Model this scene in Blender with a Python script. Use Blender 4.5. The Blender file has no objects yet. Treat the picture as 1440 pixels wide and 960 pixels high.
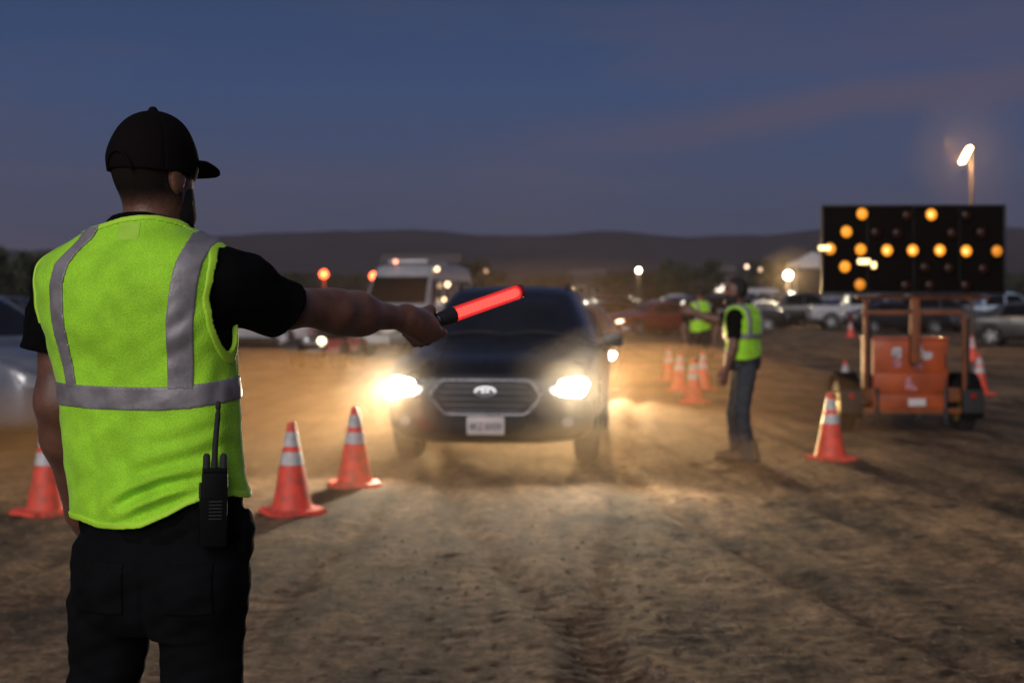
import bpy, bmesh, math, random
import numpy as np
from mathutils import Vector, Matrix
from mathutils.bvhtree import BVHTree

R = math.radians
random.seed(7)
RNG = np.random.default_rng(11)
SC = bpy.context.scene
COL = SC.collection

# ------------------------------------------------------------------ camera
CAM_H = 1.52            # lens height above the dirt
FPX = 2000.0            # focal length in pixels of the 1440 px wide photograph
HORIZON = 420.0
cam = bpy.data.cameras.new('camera')
cam.sensor_width = 36.0
cam.lens = 50.0
cam.shift_y = -(480.0 - HORIZON) / 1440.0
cam.clip_start = 0.05
cam.clip_end = 6000.0
cam.dof.use_dof = True
cam.dof.focus_distance = 2.9
cam.dof.aperture_fstop = 3.9
camo = bpy.data.objects.new('camera', cam)
camo.location = (0, 0, CAM_H)
camo.rotation_euler = (R(90), 0, 0)
COL.objects.link(camo)
SC.camera = camo

def PX(px, py, Y):
    """photo pixel + distance -> point of the place"""
    return Vector(((px - 720.0) / FPX * Y, Y, CAM_H - (py - HORIZON) / FPX * Y))
def GD(py):
    """distance of a ground point seen at photo row py"""
    return FPX * CAM_H / (py - HORIZON)

# ------------------------------------------------------------------ render / exposure
SC.view_settings.view_transform = 'Standard'
SC.view_settings.look = 'None'
SC.view_settings.gamma = 1.0
SC.view_settings.use_curve_mapping = False
SC.view_settings.exposure = 0.0
SC.render.engine = 'CYCLES'
SC.cycles.use_denoising = True
SC.cycles.max_bounces = 6
SC.cycles.diffuse_bounces = 2
SC.cycles.glossy_bounces = 3
SC.cycles.transmission_bounces = 4
SC.cycles.volume_bounces = 1
SC.cycles.transparent_max_bounces = 12
SC.cycles.sample_clamp_indirect = 4.0
SC.cycles.caustics_reflective = False
SC.cycles.caustics_refractive = False

# ------------------------------------------------------------------ world: dusk sky
SUN_EL, SUN_AZ = 24.0, 200.0      # last glow in the west, behind the camera (azimuth from +Y, clockwise)
W = bpy.data.worlds.new('World')
SC.world = W
W.use_nodes = True
nt = W.node_tree
nt.nodes.clear()
N = nt.nodes.new
def L(a, b): nt.links.new(a, b)
out = N('ShaderNodeOutputWorld')
bg = N('ShaderNodeBackground'); bg.inputs['Strength'].default_value = 1.0
L(bg.outputs[0], out.inputs['Surface'])
sky = N('ShaderNodeTexSky'); sky.sky_type = 'NISHITA'; sky.sun_disc = False
sky.sun_elevation = R(SUN_EL); sky.sun_rotation = R(SUN_AZ)
sky.air_density = 1.4; sky.dust_density = 2.0; sky.ozone_density = 3.0
tc = N('ShaderNodeTexCoord')
sep = N('ShaderNodeSeparateXYZ'); L(tc.outputs['Generated'], sep.inputs[0])
ramp = N('ShaderNodeValToRGB')
mr = N('ShaderNodeMapRange'); mr.inputs['From Min'].default_value = -0.02; mr.inputs['From Max'].default_value = 0.5
L(sep.outputs['Z'], mr.inputs['Value']); L(mr.outputs[0], ramp.inputs[0])
cr = ramp.color_ramp
SKY = [(0.0, (0.054, 0.048, 0.078)), (0.10, (0.051, 0.060, 0.112)), (0.20, (0.043, 0.071, 0.156)),
       (0.32, (0.030, 0.069, 0.176)), (0.46, (0.017, 0.052, 0.140)), (1.0, (0.017, 0.036, 0.088))]
while len(cr.elements) < len(SKY): cr.elements.new(0.5)
for e, (p, c) in zip(cr.elements, SKY):
    e.position = p; e.color = (*c, 1)
# thin cloud streaks
mp = N('ShaderNodeMapping'); mp.inputs['Rotation'].default_value = (0, R(9), 0)
mp.inputs['Scale'].default_value = (1.6, 1.6, 11.0)
L(tc.outputs['Generated'], mp.inputs[0])
nz = N('ShaderNodeTexNoise'); nz.inputs['Scale'].default_value = 1.7; nz.inputs['Detail'].default_value = 5
nz.inputs['Roughness'].default_value = 0.55
L(mp.outputs[0], nz.inputs['Vector'])
cmr = N('ShaderNodeMapRange'); cmr.inputs['From Min'].default_value = 0.44; cmr.inputs['From Max'].default_value = 0.78
cmr.inputs['To Max'].default_value = 0.55
L(nz.outputs['Fac'], cmr.inputs['Value'])
# long bank of dusk cloud climbing to the right above the field
vd = N('ShaderNodeVectorMath'); vd.operation = 'DOT_PRODUCT'; vd.inputs[1].default_value = (-0.131, -0.1077, 1.0)
L(tc.outputs['Generated'], vd.inputs[0])
nz2 = N('ShaderNodeTexNoise'); nz2.inputs['Scale'].default_value = 5.0; nz2.inputs['Detail'].default_value = 4
L(tc.outputs['Generated'], nz2.inputs['Vector'])
wv = N('ShaderNodeMath'); wv.operation = 'MULTIPLY_ADD'; wv.inputs[1].default_value = 0.05; wv.inputs[2].default_value = -0.025
L(nz2.outputs['Fac'], wv.inputs[0])
vs = N('ShaderNodeMath'); vs.operation = 'ADD'; L(vd.outputs['Value'], vs.inputs[0]); L(wv.outputs[0], vs.inputs[1])
ab = N('ShaderNodeMath'); ab.operation = 'ABSOLUTE'; L(vs.outputs[0], ab.inputs[0])
bd = N('ShaderNodeMapRange'); bd.interpolation_type = 'SMOOTHSTEP'
bd.inputs['From Min'].default_value = 0.026; bd.inputs['From Max'].default_value = 0.0; bd.inputs['To Max'].default_value = 0.62
L(ab.outputs[0], bd.inputs['Value'])
xs_ = N('ShaderNodeMapRange'); xs_.inputs['From Min'].default_value = -0.08; xs_.inputs['From Max'].default_value = 0.22
L(sep.outputs['X'], xs_.inputs['Value'])
bm1 = N('ShaderNodeMath'); bm1.operation = 'MULTIPLY'; L(bd.outputs[0], bm1.inputs[0]); L(xs_.outputs[0], bm1.inputs[1])
mxc = N('ShaderNodeMath'); mxc.operation = 'MAXIMUM'; L(cmr.outputs[0], mxc.inputs[0]); L(bm1.outputs[0], mxc.inputs[1])
cmix = N('ShaderNodeMixRGB'); cmix.inputs['Color2'].default_value = (0.112, 0.082, 0.118, 1)
L(mxc.outputs[0], cmix.inputs['Fac']); L(ramp.outputs[0], cmix.inputs['Color1'])
smul = N('ShaderNodeMixRGB'); smul.blend_type = 'ADD'; smul.inputs['Fac'].default_value = 1.0
ssc = N('ShaderNodeMixRGB'); ssc.blend_type = 'MULTIPLY'; ssc.inputs['Fac'].default_value = 1.0
ssc.inputs['Color2'].default_value = (0.0008, 0.0008, 0.0008, 1)
L(sky.outputs[0], ssc.inputs['Color1'])
L(cmix.outputs[0], smul.inputs['Color1']); L(ssc.outputs[0], smul.inputs['Color2'])
L(smul.outputs[0], bg.inputs['Color'])

# ------------------------------------------------------------------ the one sun: soft after-glow behind the camera
sun = bpy.data.lights.new('sun', 'SUN')
sun.energy = 1.85
sun.angle = R(50)
sun.color = (1.0, 0.93, 0.88)
suno = bpy.data.objects.new('sun', sun)
az = R(SUN_AZ)
sdir = Vector((math.sin(az) * math.cos(R(SUN_EL)), math.cos(az) * math.cos(R(SUN_EL)), math.sin(R(SUN_EL))))
suno.rotation_euler = (-sdir).to_track_quat('-Z', 'Y').to_euler()
suno.location = sdir * 50
COL.objects.link(suno)

# ================================================================== helpers
def tag(o, label=None, cat=None, group=None, kind=None):
    if label: o['label'] = label
    if cat: o['category'] = cat
    if group: o['group'] = group
    if kind: o['kind'] = kind
    return o

def new_obj(name, me, mat=None, parent=None, loc=(0, 0, 0), rot=(0, 0, 0)):
    o = bpy.data.objects.new(name, me)
    COL.objects.link(o)
    o.location = loc; o.rotation_euler = rot
    if parent is not None: o.parent = parent
    if mat is not None:
        if len(me.materials) == 0: me.materials.append(mat)
        if me.materials[0] is not mat:
            o.material_slots[0].link = 'OBJECT'; o.material_slots[0].material = mat
    return o

def empty(name, loc=(0, 0, 0), rz=0.0, parent=None):
    o = bpy.data.objects.new(name, None)
    o.empty_display_size = 0.2
    COL.objects.link(o)
    o.location = loc; o.rotation_euler = (0, 0, rz)
    if parent is not None: o.parent = parent
    return o

def mesh_from(verts, faces, smooth=True, name='m'):
    me = bpy.data.meshes.new(name)
    me.from_pydata([tuple(v) for v in verts], [], [tuple(f) for f in faces])
    if smooth: me.polygons.foreach_set('use_smooth', [True] * len(me.polygons))
    me.update()
    return me

def bm_mesh(bm, smooth=False, name='m', auto=None):
    me = bpy.data.meshes.new(name)
    bmesh.ops.recalc_face_normals(bm, faces=bm.faces)
    bm.to_mesh(me); bm.free()
    if smooth:
        me.polygons.foreach_set('use_smooth', [True] * len(me.polygons))
        if auto: me.set_sharp_from_angle(angle=R(auto))
    return me

def box(bm, c, s, bevel=0.0, rot=None, taper=None):
    """box of size s at c; bevelled edges; taper scales the +Z face"""
    r = bmesh.ops.create_cube(bm, size=1.0)
    vs = r['verts']
    for v in vs:
        if taper and v.co.z > 0: v.co.x *= taper[0]; v.co.y *= taper[1]
        v.co = Vector((v.co.x * s[0], v.co.y * s[1], v.co.z * s[2]))
    if bevel > 0:
        es = list({e for v in vs for e in v.link_edges})
        rr = bmesh.ops.bevel(bm, geom=es, offset=bevel, segments=2, profile=0.6, affect='EDGES')
        vs = list({v for v in rr['verts']} | {v for v in vs if v.is_valid})
    m = Matrix.Translation(c)
    if rot is not None: m = m @ (rot.to_matrix().to_4x4() if hasattr(rot, 'to_matrix') else rot)
    for v in vs: v.co = m @ v.co
    return vs

def tube(bm, pts, rad, seg=10, closed=False, cap=True):
    """swept tube; rad number or list"""
    pts = [Vector(p) for p in pts]
    n = len(pts)
    rads = rad if isinstance(rad, (list, tuple)) else [rad] * n
    rings = []
    up = Vector((0, 0, 1))
    prev = None
    for i, p in enumerate(pts):
        if closed: t = pts[(i + 1) % n] - pts[i - 1]
        elif i == 0: t = pts[1] - pts[0]
        elif i == n - 1: t = pts[-1] - pts[-2]
        else: t = pts[i + 1] - pts[i - 1]
        t.normalize()
        if prev is None:
            a = up if abs(t.dot(up)) < 0.9 else Vector((1, 0, 0))
            x = t.cross(a).normalized()
        else:
            x = (prev - t * prev.dot(t)).normalized()
        prev = x
        y = t.cross(x)
        ring = []
        for k in range(seg):
            an = 2 * math.pi * k / seg
            ring.append(bm.verts.new(p + (x * math.cos(an) + y * math.sin(an)) * rads[i]))
        rings.append(ring)
    m = n if closed else n - 1
    for i in range(m):
        a, b = rings[i], rings[(i + 1) % n]
        for k in range(seg):
            bm.faces.new((a[k], a[(k + 1) % seg], b[(k + 1) % seg], b[k]))
    if cap and not closed:
        bm.faces.new(list(reversed(rings[0]))); bm.faces.new(rings[-1])

def lathe(bm, prof, seg=24, axis='Z', c=(0, 0, 0), cap=True):
    """revolve profile [(r, h)]"""
    c = Vector(c)
    rings = []
    for r, h in prof:
        ring = []
        for k in range(seg):
            an = 2 * math.pi * k / seg
            u, v = r * math.cos(an), r * math.sin(an)
            p = Vector((u, v, h)) if axis == 'Z' else (Vector((h, u, v)) if axis == 'X' else Vector((v, h, u)))
            ring.append(bm.verts.new(c + p))
        rings.append(ring)
    for a, b in zip(rings, rings[1:]):
        for k in range(seg):
            bm.faces.new((a[k], a[(k + 1) % seg], b[(k + 1) % seg], b[k]))
    if cap:
        if prof[0][0] > 1e-5: bm.faces.new(rings[0])
        if prof[-1][0] > 1e-5: bm.faces.new(rings[-1])

# ------------------------------------------------------------------ materials
MATS = {}
def M(name, col, rough=0.6, metal=0.0, var=0.18, vscale=6.0, bump=0.0, bscale=80.0, coat=0.0,
      emit=None, estr=0.0, spec=0.5, col2=None, sheen=0.0, bdist=0.004):
    """principled material whose colour and gloss vary with noise"""
    if name in MATS: return MATS[name]
    m = bpy.data.materials.new(name); m.use_nodes = True
    t = m.node_tree; b = t.nodes['Principled BSDF']
    b.inputs['Metallic'].default_value = metal
    b.inputs['Specular IOR Level'].default_value = spec
    b.inputs['Coat Weight'].default_value = coat
    if sheen:
        b.inputs['Sheen Weight'].default_value = sheen; b.inputs['Sheen Roughness'].default_value = 0.35
    tcn = t.nodes.new('ShaderNodeTexCoord')
    n1 = t.nodes.new('ShaderNodeTexNoise'); n1.inputs['Scale'].default_value = vscale; n1.inputs['Detail'].default_value = 6
    t.links.new(tcn.outputs['Object'], n1.inputs['Vector'])
    mx = t.nodes.new('ShaderNodeMixRGB')
    c2 = col2 or tuple(max(0, c * (1 - 2 * var)) for c in col)
    mx.inputs['Color1'].default_value = (*c2, 1); mx.inputs['Color2'].default_value = (*col, 1)
    rr = t.nodes.new('ShaderNodeMapRange'); rr.inputs['From Min'].default_value = 0.3; rr.inputs['From Max'].default_value = 0.62
    t.links.new(n1.outputs['Fac'], rr.inputs['Value']); t.links.new(rr.outputs[0], mx.inputs['Fac'])
    t.links.new(mx.outputs[0], b.inputs['Base Color'])
    r2 = t.nodes.new('ShaderNodeMapRange')
    r2.inputs['To Min'].default_value = max(0.02, rough - 0.12); r2.inputs['To Max'].default_value = min(1, rough + 0.12)
    t.links.new(n1.outputs['Fac'], r2.inputs['Value']); t.links.new(r2.outputs[0], b.inputs['Roughness'])
    if bump:
        n2 = t.nodes.new('ShaderNodeTexNoise'); n2.inputs['Scale'].default_value = bscale; n2.inputs['Detail'].default_value = 4
        t.links.new(tcn.outputs['Object'], n2.inputs['Vector'])
        bp = t.nodes.new('ShaderNodeBump'); bp.inputs['Strength'].default_value = bump; bp.inputs['Distance'].default_value = bdist
        t.links.new(n2.outputs['Fac'], bp.inputs['Height']); t.links.new(bp.outputs[0], b.inputs['Normal'])
    if emit:
        b.inputs['Emission Color'].default_value = (*emit, 1); b.inputs['Emission Strength'].default_value = estr
    MATS[name] = m
    return m

def lightmat(name, col, strength, base=None):
    return M(name, base or col, rough=0.3, var=0.05, emit=col, estr=strength)

m_rubber = M('rubber', (0.02, 0.02, 0.021), 0.8, var=0.25, bump=0.3, bscale=60)
m_blackplastic = M('black_plastic', (0.018, 0.018, 0.02), 0.5, bump=0.2, bscale=300, bdist=0.001)
m_darkmetal = M('dark_metal', (0.05, 0.05, 0.055), 0.45, metal=0.8)
m_alloy = M('alloy', (0.45, 0.45, 0.47), 0.35, metal=0.9)
m_chrome = M('chrome', (0.65, 0.65, 0.68), 0.16, metal=1.0, var=0.06)
m_glass = M('dark_glass', (0.006, 0.007, 0.008), 0.08, var=0.3, spec=0.28)
m_lens = M('clear_lens', (0.55, 0.56, 0.58), 0.12, metal=0.4)
m_redlens = M('red_lens', (0.35, 0.01, 0.01), 0.15)
m_plate = M('plate_white', (0.62, 0.58, 0.57), 0.45, var=0.08)
m_platetext = M('plate_text', (0.10, 0.12, 0.22), 0.5)

# ================================================================== the setting
def gh(x, y):
    """height of the dirt: soft swells, ruts and clods (array or number)"""
    x = np.asarray(x, float); y = np.asarray(y, float)
    z = 0.018 * np.sin(x * 0.55 + 0.7) * np.cos(y * 0.31 + 0.4) + 0.012 * np.sin(x * 1.3 + y * 0.6 + 2.0)
    near = np.clip((60 - np.abs(y)) / 40, 0, 1)
    # wheel ruts: curved pairs worn by the queue of cars
    for (x0, sl, cv, wd, dp) in [(-1.0, 0.10, 0.0, 0.14, 0.020), (0.65, 0.10, 0.0, 0.14, 0.020), (-0.2, -0.16, 0.012, 0.11, 0.026),
                                 (1.35, -0.14, 0.012, 0.11, 0.024), (2.6, -0.30, 0.020, 0.10, 0.022), (3.9, -0.28, 0.020, 0.10, 0.018),
                                 (-2.4, 0.22, -0.012, 0.12, 0.02)]:
        cx = x0 + sl * (y - 9) + cv * (y - 9) ** 2
        d = x - cx
        tread = 0.006 * np.sin(y * 52 + 9 * np.sign(d) + 25 * np.abs(d)) * np.exp(-(d / (wd * 0.9)) ** 4) * (np.abs(y) < 22)
        z = z + near * (tread - dp * np.exp(-(d / wd) ** 2) + 0.55 * dp * (np.exp(-((d - 1.7 * wd) / wd) ** 2) + np.exp(-((d + 1.7 * wd) / wd) ** 2)))
    return z

_perm = RNG.permutation(512)
def vnoise(x, y):
    """value noise, vectorised"""
    xi = np.floor(x).astype(int); yi = np.floor(y).astype(int)
    xf = x - xi; yf = y - yi
    u = xf * xf * (3 - 2 * xf); v = yf * yf * (3 - 2 * yf)
    def h(a, b): return (_perm[(_perm[a & 511] + b) & 511] / 255.5) - 1.0
    return (h(xi, yi) * (1 - u) * (1 - v) + h(xi + 1, yi) * u * (1 - v) + h(xi, yi + 1) * (1 - u) * v + h(xi + 1, yi + 1) * u * v)
def fbm(x, y, o=4):
    s = 0; a = 1.0; t = 0
    for i in range(o):
        s = s + a * vnoise(x + 13.7 * i, y - 7.1 * i); t += a; a *= 0.5; x = x * 2.03; y = y * 2.03
    return s / t

def build_ground():
    ys = [-60, -30, -12, -4, 0, 2, 3.4, 4.4]
    y = 4.6
    while y < 2600:
        ys.append(y); y += max(0.022, 0.0050 * y) if y < 40 else 0.03 * y
    ys = np.array(ys)
    t = np.linspace(-1, 1, 521)
    k = 9.5
    xs = np.sinh(t * k) / math.sinh(k) * 2600
    # blend in an even spacing near the middle
    xs = np.where(np.abs(t) < 1, xs + t * 6.0, xs)
    X, Y = np.meshgrid(xs, ys)
    Z = gh(X, Y)
    fade = np.clip((26 - np.abs(Y)) / 14, 0, 1) * np.clip((9 - np.abs(X)) / 4, 0, 1)
    rot = X * 0.8 + Y * 0.6, Y * 0.8 - X * 0.6
    clod = fbm(rot[0] * 5.0, rot[1] * 3.2, 4)
    Z = Z + fade * (0.014 * fbm(X * 1.7, Y * 1.3, 4) + 0.016 * np.clip(clod, -0.2, 1) ** 3 * 2 + 0.014 * np.abs(fbm(X * 13, Y * 13, 3)))
    far = np.clip((np.hypot(X, Y) - 120) / 400, 0, 1)
    Z = Z * (1 - far)
    ny, nx = X.shape
    V = np.stack([X, Y, Z], -1).reshape(-1, 3)
    idx = np.arange(ny * nx).reshape(ny, nx)
    F = np.stack([idx[:-1, :-1], idx[:-1, 1:], idx[1:, 1:], idx[1:, :-1]], -1).reshape(-1, 4)
    me = np_mesh(V, F)
    m = bpy.data.materials.new('dirt'); m.use_nodes = True
    t = m.node_tree; b = t.nodes['Principled BSDF']; n = t.nodes.new; l = t.links.new
    b.inputs['Roughness'].default_value = 0.95; b.inputs['Specular IOR Level'].default_value = 0.15
    g = n('ShaderNodeNewGeometry')
    def noise(sc, det=6, rough=0.6, vec=None):
        q = n('ShaderNodeTexNoise'); q.inputs['Scale'].default_value = sc; q.inputs['Detail'].default_value = det
        q.inputs['Roughness'].default_value = rough
        l(vec or g.outputs['Position'], q.inputs['Vector']); return q
    mp = n('ShaderNodeMapping'); mp.inputs['Rotation'].default_value = (0, 0, R(28)); mp.inputs['Scale'].default_value = (1.0, 0.45, 1)
    l(g.outputs['Position'], mp.inputs['Vector'])
    n1 = noise(1.1, 8, 0.66, mp.outputs[0]); n2 = noise(10.0, 8, 0.72); n3 = noise(34, 7, 0.75)
    r1 = n('ShaderNodeValToRGB'); r1.color_ramp.elements[0].position = 0.38; r1.color_ramp.elements[1].position = 0.62
    r1.color_ramp.elements[0].color = (0.075, 0.055, 0.040, 1); r1.color_ramp.elements[1].color = (0.31, 0.198, 0.114, 1)
    e = r1.color_ramp.elements.new(0.5); e.color = (0.195, 0.124, 0.073, 1)
    l(n1.outputs['Fac'], r1.inputs[0])
    r2 = n('ShaderNodeMapRange'); r2.inputs['From Min'].default_value = 0.38; r2.inputs['From Max'].default_value = 0.60
    r2.inputs['To Min'].default_value = 0.38; r2.inputs['To Max'].default_value = 1.2
    l(n2.outputs['Fac'], r2.inputs['Value'])
    r3 = n('ShaderNodeMapRange'); r3.inputs['From Min'].default_value = 0.3; r3.inputs['From Max'].default_value = 0.7
    r3.inputs['To Min'].default_value = 0.5; r3.inputs['To Max'].default_value = 1.45
    l(n3.outputs['Fac'], r3.inputs['Value'])
    # wheel-scraped streaks along the lanes
    mp4 = n('ShaderNodeMapping'); mp4.inputs['Rotation'].default_value = (0, 0, R(9)); mp4.inputs['Scale'].default_value = (3.6, 0.30, 1)
    l(g.outputs['Position'], mp4.inputs['Vector']); n4 = noise(1.0, 5, 0.55, mp4.outputs[0])
    r4 = n('ShaderNodeMapRange'); r4.inputs['From Min'].default_value = 0.36; r4.inputs['From Max'].default_value = 0.54
    r4.inputs['To Min'].default_value = 0.55; r4.inputs['To Max'].default_value = 1.05; l(n4.outputs['Fac'], r4.inputs['Value'])
    mu0 = n('ShaderNodeMath'); mu0.operation = 'MULTIPLY'; l(r2.outputs[0], mu0.inputs[0]); l(r3.outputs[0], mu0.inputs[1])
    mu = n('ShaderNodeMath'); mu.operation = 'MULTIPLY'; l(mu0.outputs[0], mu.inputs[0]); l(r4.outputs[0], mu.inputs[1])
    mc = n('ShaderNodeVectorMath'); mc.operation = 'SCALE'; l(r1.outputs[0], mc.inputs[0]); l(mu.outputs[0], mc.inputs['Scale'])
    l(mc.outputs[0], b.inputs['Base Color'])
    ad = n('ShaderNodeMath'); ad.operation = 'MULTIPLY_ADD'; ad.inputs[1].default_value = 0.35
    l(n3.outputs['Fac'], ad.inputs[0]); l(n2.outputs['Fac'], ad.inputs[2])
    bp = n('ShaderNodeBump'); bp.inputs['Strength'].default_value = 0.8; bp.inputs['Distance'].default_value = 0.025
    l(ad.outputs[0], bp.inputs['Height']); l(bp.outputs[0], b.inputs['Normal'])
    o = new_obj('ground', me, m)
    tag(o, 'rutted brown dirt of the parking field', None, kind='structure')

def np_mesh(V, F, smooth=True, name='m'):
    V = np.asarray(V, np.float32); F = np.asarray(F, np.int32)
    me = bpy.data.meshes.new(name)
    k = F.shape[1]
    me.vertices.add(len(V)); me.vertices.foreach_set('co', V.ravel())
    me.loops.add(F.size); me.loops.foreach_set('vertex_index', F.ravel())
    me.polygons.add(len(F))
    me.polygons.foreach_set('loop_start', np.arange(0, F.size, k, dtype=np.int32))
    me.polygons.foreach_set('loop_total', np.full(len(F), k, np.int32))
    if smooth: me.polygons.foreach_set('use_smooth', np.ones(len(F), bool))
    me.update(calc_edges=True); me.validate()
    return me

def build_pebbles():
    """small stones and clods lying on the near dirt: nobody could count them"""
    base = [(0, 0, 1), (0, 0, -.4), (1, 0, 0), (-1, 0, 0), (0, 1, 0), (0, -1, 0)]
    fc = [(0, 2, 4), (0, 4, 3), (0, 3, 5), (0, 5, 2), (1, 4, 2), (1, 3, 4), (1, 5, 3), (1, 2, 5)]
    n = 5200
    y = 5.2 + 12 * RNG.random(n) ** 1.6
    x = (RNG.random(n) - 0.5) * (y * 0.80)
    z = ground_z(x, y)
    s = 0.004 + 0.014 * RNG.random(n) ** 4
    V = []; F = []
    b = np.array(base)
    for i in range(n):
        a = RNG.random() * 6.3
        q = b * (0.7 + 0.6 * RNG.random((6, 3))) * np.array([1, 0.8, 0.6]) * s[i]
        c, sn = math.cos(a), math.sin(a)
        V.append(np.stack([q[:, 0] * c - q[:, 1] * sn + x[i], q[:, 0] * sn + q[:, 1] * c + y[i], q[:, 2] + z[i]], -1))
        F.extend([(p[0] + 6 * i, p[1] + 6 * i, p[2] + 6 * i) for p in fc])
    me = np_mesh(np.concatenate(V), np.array(F), smooth=False)
    o = new_obj('pebbles', me, M('pebble', (0.20, 0.155, 0.115), 0.95, var=0.3, vscale=30))
    tag(o, 'small stones and clods scattered over the dirt', 'gravel', kind='stuff')

def ground_z(x, y):
    x = np.asarray(x, float); y = np.asarray(y, float)
    Z = gh(x, y)
    fade = np.clip((26 - np.abs(y)) / 14, 0, 1) * np.clip((9 - np.abs(x)) / 4, 0, 1)
    rx, ry = x * 0.8 + y * 0.6, y * 0.8 - x * 0.6
    clod = fbm(rx * 5.0, ry * 3.2, 4)
    return Z + fade * (0.014 * fbm(x * 1.7, y * 1.3, 4) + 0.016 * np.clip(clod, -0.2, 1) ** 3 * 2 + 0.014 * np.abs(fbm(x * 13, y * 13, 3)))
def gz(x, y): return float(ground_z(np.array([x]), np.array([y]))[0])

def build_hills():
    # ridge line taken from the photograph (pixel column -> row of the crest)
    for name, D, pts, depth, amp, mat in [
        ('hills', 1350.0, [(-1300, 345), (-600, 342), (-200, 350), (0, 352), (120, 350), (260, 338), (330, 331), (450, 325), (540, 322), (600, 324), (680, 333),
                           (740, 333), (800, 327), (865, 322), (910, 328), (970, 334), (1040, 331), (1120, 325), (1200, 322), (1300, 318),
                           (1400, 318), (1600, 325), (2000, 335), (2800, 345)], 500.0, 2.2,
         M('far_hill', (0.034, 0.029, 0.027), 1.0, var=0.3, vscale=0.012, spec=0.0)),
        ('hills', 620.0, [(-1300, 392), (-200, 392), (0, 388), (200, 390), (420, 384), (560, 386), (700, 389), (860, 384), (1000, 380), (1120, 377),
                          (1300, 384), (1600, 388), (2800, 392)], 160.0, 1.6,
         M('near_rise', (0.030, 0.026, 0.022), 1.0, var=0.3, vscale=0.02, spec=0.0))]:
        px = np.array([p[0] for p in pts], float); py = np.array([p[1] for p in pts], float)
        q = np.linspace(-1300, 2800, 700)
        crest = np.interp(q, px, py)
        k = np.exp(-np.linspace(-2.5, 2.5, 25) ** 2); k /= k.sum()
        crest = np.convolve(np.pad(crest, 12, mode='edge'), k, 'valid')
        H = CAM_H + (HORIZON - crest) / FPX * D
        X = (q - 720) / FPX * D
        rows = []
        for t in np.linspace(0, 1, 26):
            y = D - depth * (1 - t)
            prof = t ** 1.5
            z = H * prof + fbm(X * 0.02, X * 0 + y * 0.02, 5) * amp * (0.3 + t) * (t > 0)
            rows.append(np.stack([X * (y / D) ** 0.3, np.full_like(X, y), z - (3.0 if t == 0 else 0)], -1))
        rows.append(np.stack([X, np.full_like(X, D + 60), H * 0.8], -1)); rows.append(np.stack([X, np.full_like(X, D + 220), H * 0 - 3], -1))
        V = np.stack(rows); ny, nx = V.shape[:2]
        idx = np.arange(ny * nx).reshape(ny, nx)
        F = np.stack([idx[:-1, :-1], idx[:-1, 1:], idx[1:, 1:], idx[1:, :-1]], -1).reshape(-1, 4)
        o = new_obj(name, np_mesh(V.reshape(-1, 3), F), mat)
        tag(o, 'dark bare ridge along the dusk horizon' if D > 1000 else 'low dark rise below the far ridge', None, kind='structure')
build_ground()
build_pebbles()
build_hills()
# ================================================================== vehicles
def evaluated(bm, mods):
    """apply modifiers to a bmesh and return the plain mesh"""
    me = bpy.data.meshes.new('tmp'); bm.to_mesh(me); bm.free()
    o = bpy.data.objects.new('tmp', me); COL.objects.link(o)
    for f in mods: f(o)
    dg = bpy.context.evaluated_depsgraph_get()
    res = bpy.data.meshes.new_from_object(o.evaluated_get(dg))
    bpy.data.objects.remove(o, do_unlink=True)
    return res

def body_loft(stations, arches, sub=2):
    """stations: y, half width, z bottom, z belt, z top, roof half width"""
    bm = bmesh.new(); rings = []
    for (y, w, zb, zbelt, zt, rw) in stations:
        h = [(0, zb), (w * .72, zb), (w * .96, zb + .07), (w, zb + .10 + .38 * (zbelt - zb - .1)), (w * .99, zbelt - .07), (w * .955, zbelt),
             (rw + (w * .955 - rw) * .10, zt - .07), (rw * .93, zt - .015), (rw * .6, zt), (0, zt + .008)]
        ring = [bm.verts.new((x, y, z)) for x, z in h] + [bm.verts.new((-x, y, z)) for x, z in h[-2:0:-1]]
        rings.append(ring)
    n = len(rings[0])
    for a, b in zip(rings, rings[1:]):
        for k in range(n): bm.faces.new((a[k], a[(k + 1) % n], b[(k + 1) % n], b[k]))
    for r in (rings[0], rings[-1]):
        c = r[:n // 2 + 1]; d = [r[0]] + r[:n // 2 - 1:-1]
        for i in range(n // 2):   # quads across the mirror line
            pass
        m = n // 2
        for i in range(m):
            a, b = r[i], r[i + 1]
            c2, d2 = r[(n - i - 1) % n], r[(n - i) % n]
            vs = []
            for v in (a, b, c2, d2):
                if v not in vs: vs.append(v)
            if len(vs) >= 3: bm.faces.new(vs)
    bmesh.ops.recalc_face_normals(bm, faces=bm.faces)
    cutbm = bmesh.new()
    for (y, r, w) in arches:
        for s in (-1, 1): lathe(cutbm, [(r, s * (w - .30)), (r, s * (w + .12))], 32, 'X', (0, y, r - .035))
    bmesh.ops.recalc_face_normals(cutbm, faces=cutbm.faces)
    cme = bpy.data.meshes.new('cut'); cutbm.to_mesh(cme); cutbm.free()
    co = bpy.data.objects.new('cut', cme); COL.objects.link(co)
    def sb(o):
        m = o.modifiers.new('s', 'SUBSURF'); m.levels = sub; m.render_levels = sub
    def bo(o):
        m = o.modifiers.new('b', 'BOOLEAN'); m.object = co; m.operation = 'DIFFERENCE'; m.solver = 'EXACT'
    bm2 = bm.copy()
    plain = evaluated(bm, [sb])
    res = evaluated(bm2, [sb, bo])
    bpy.data.objects.remove(co, do_unlink=True)
    res.polygons.foreach_set('use_smooth', [True] * len(res.polygons)); res.set_sharp_from_angle(angle=R(42))
    bv = BVHTree.FromPolygons([v.co.copy() for v in plain.vertices], [tuple(p.vertices) for p in plain.polygons])
    return res, bv

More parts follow.
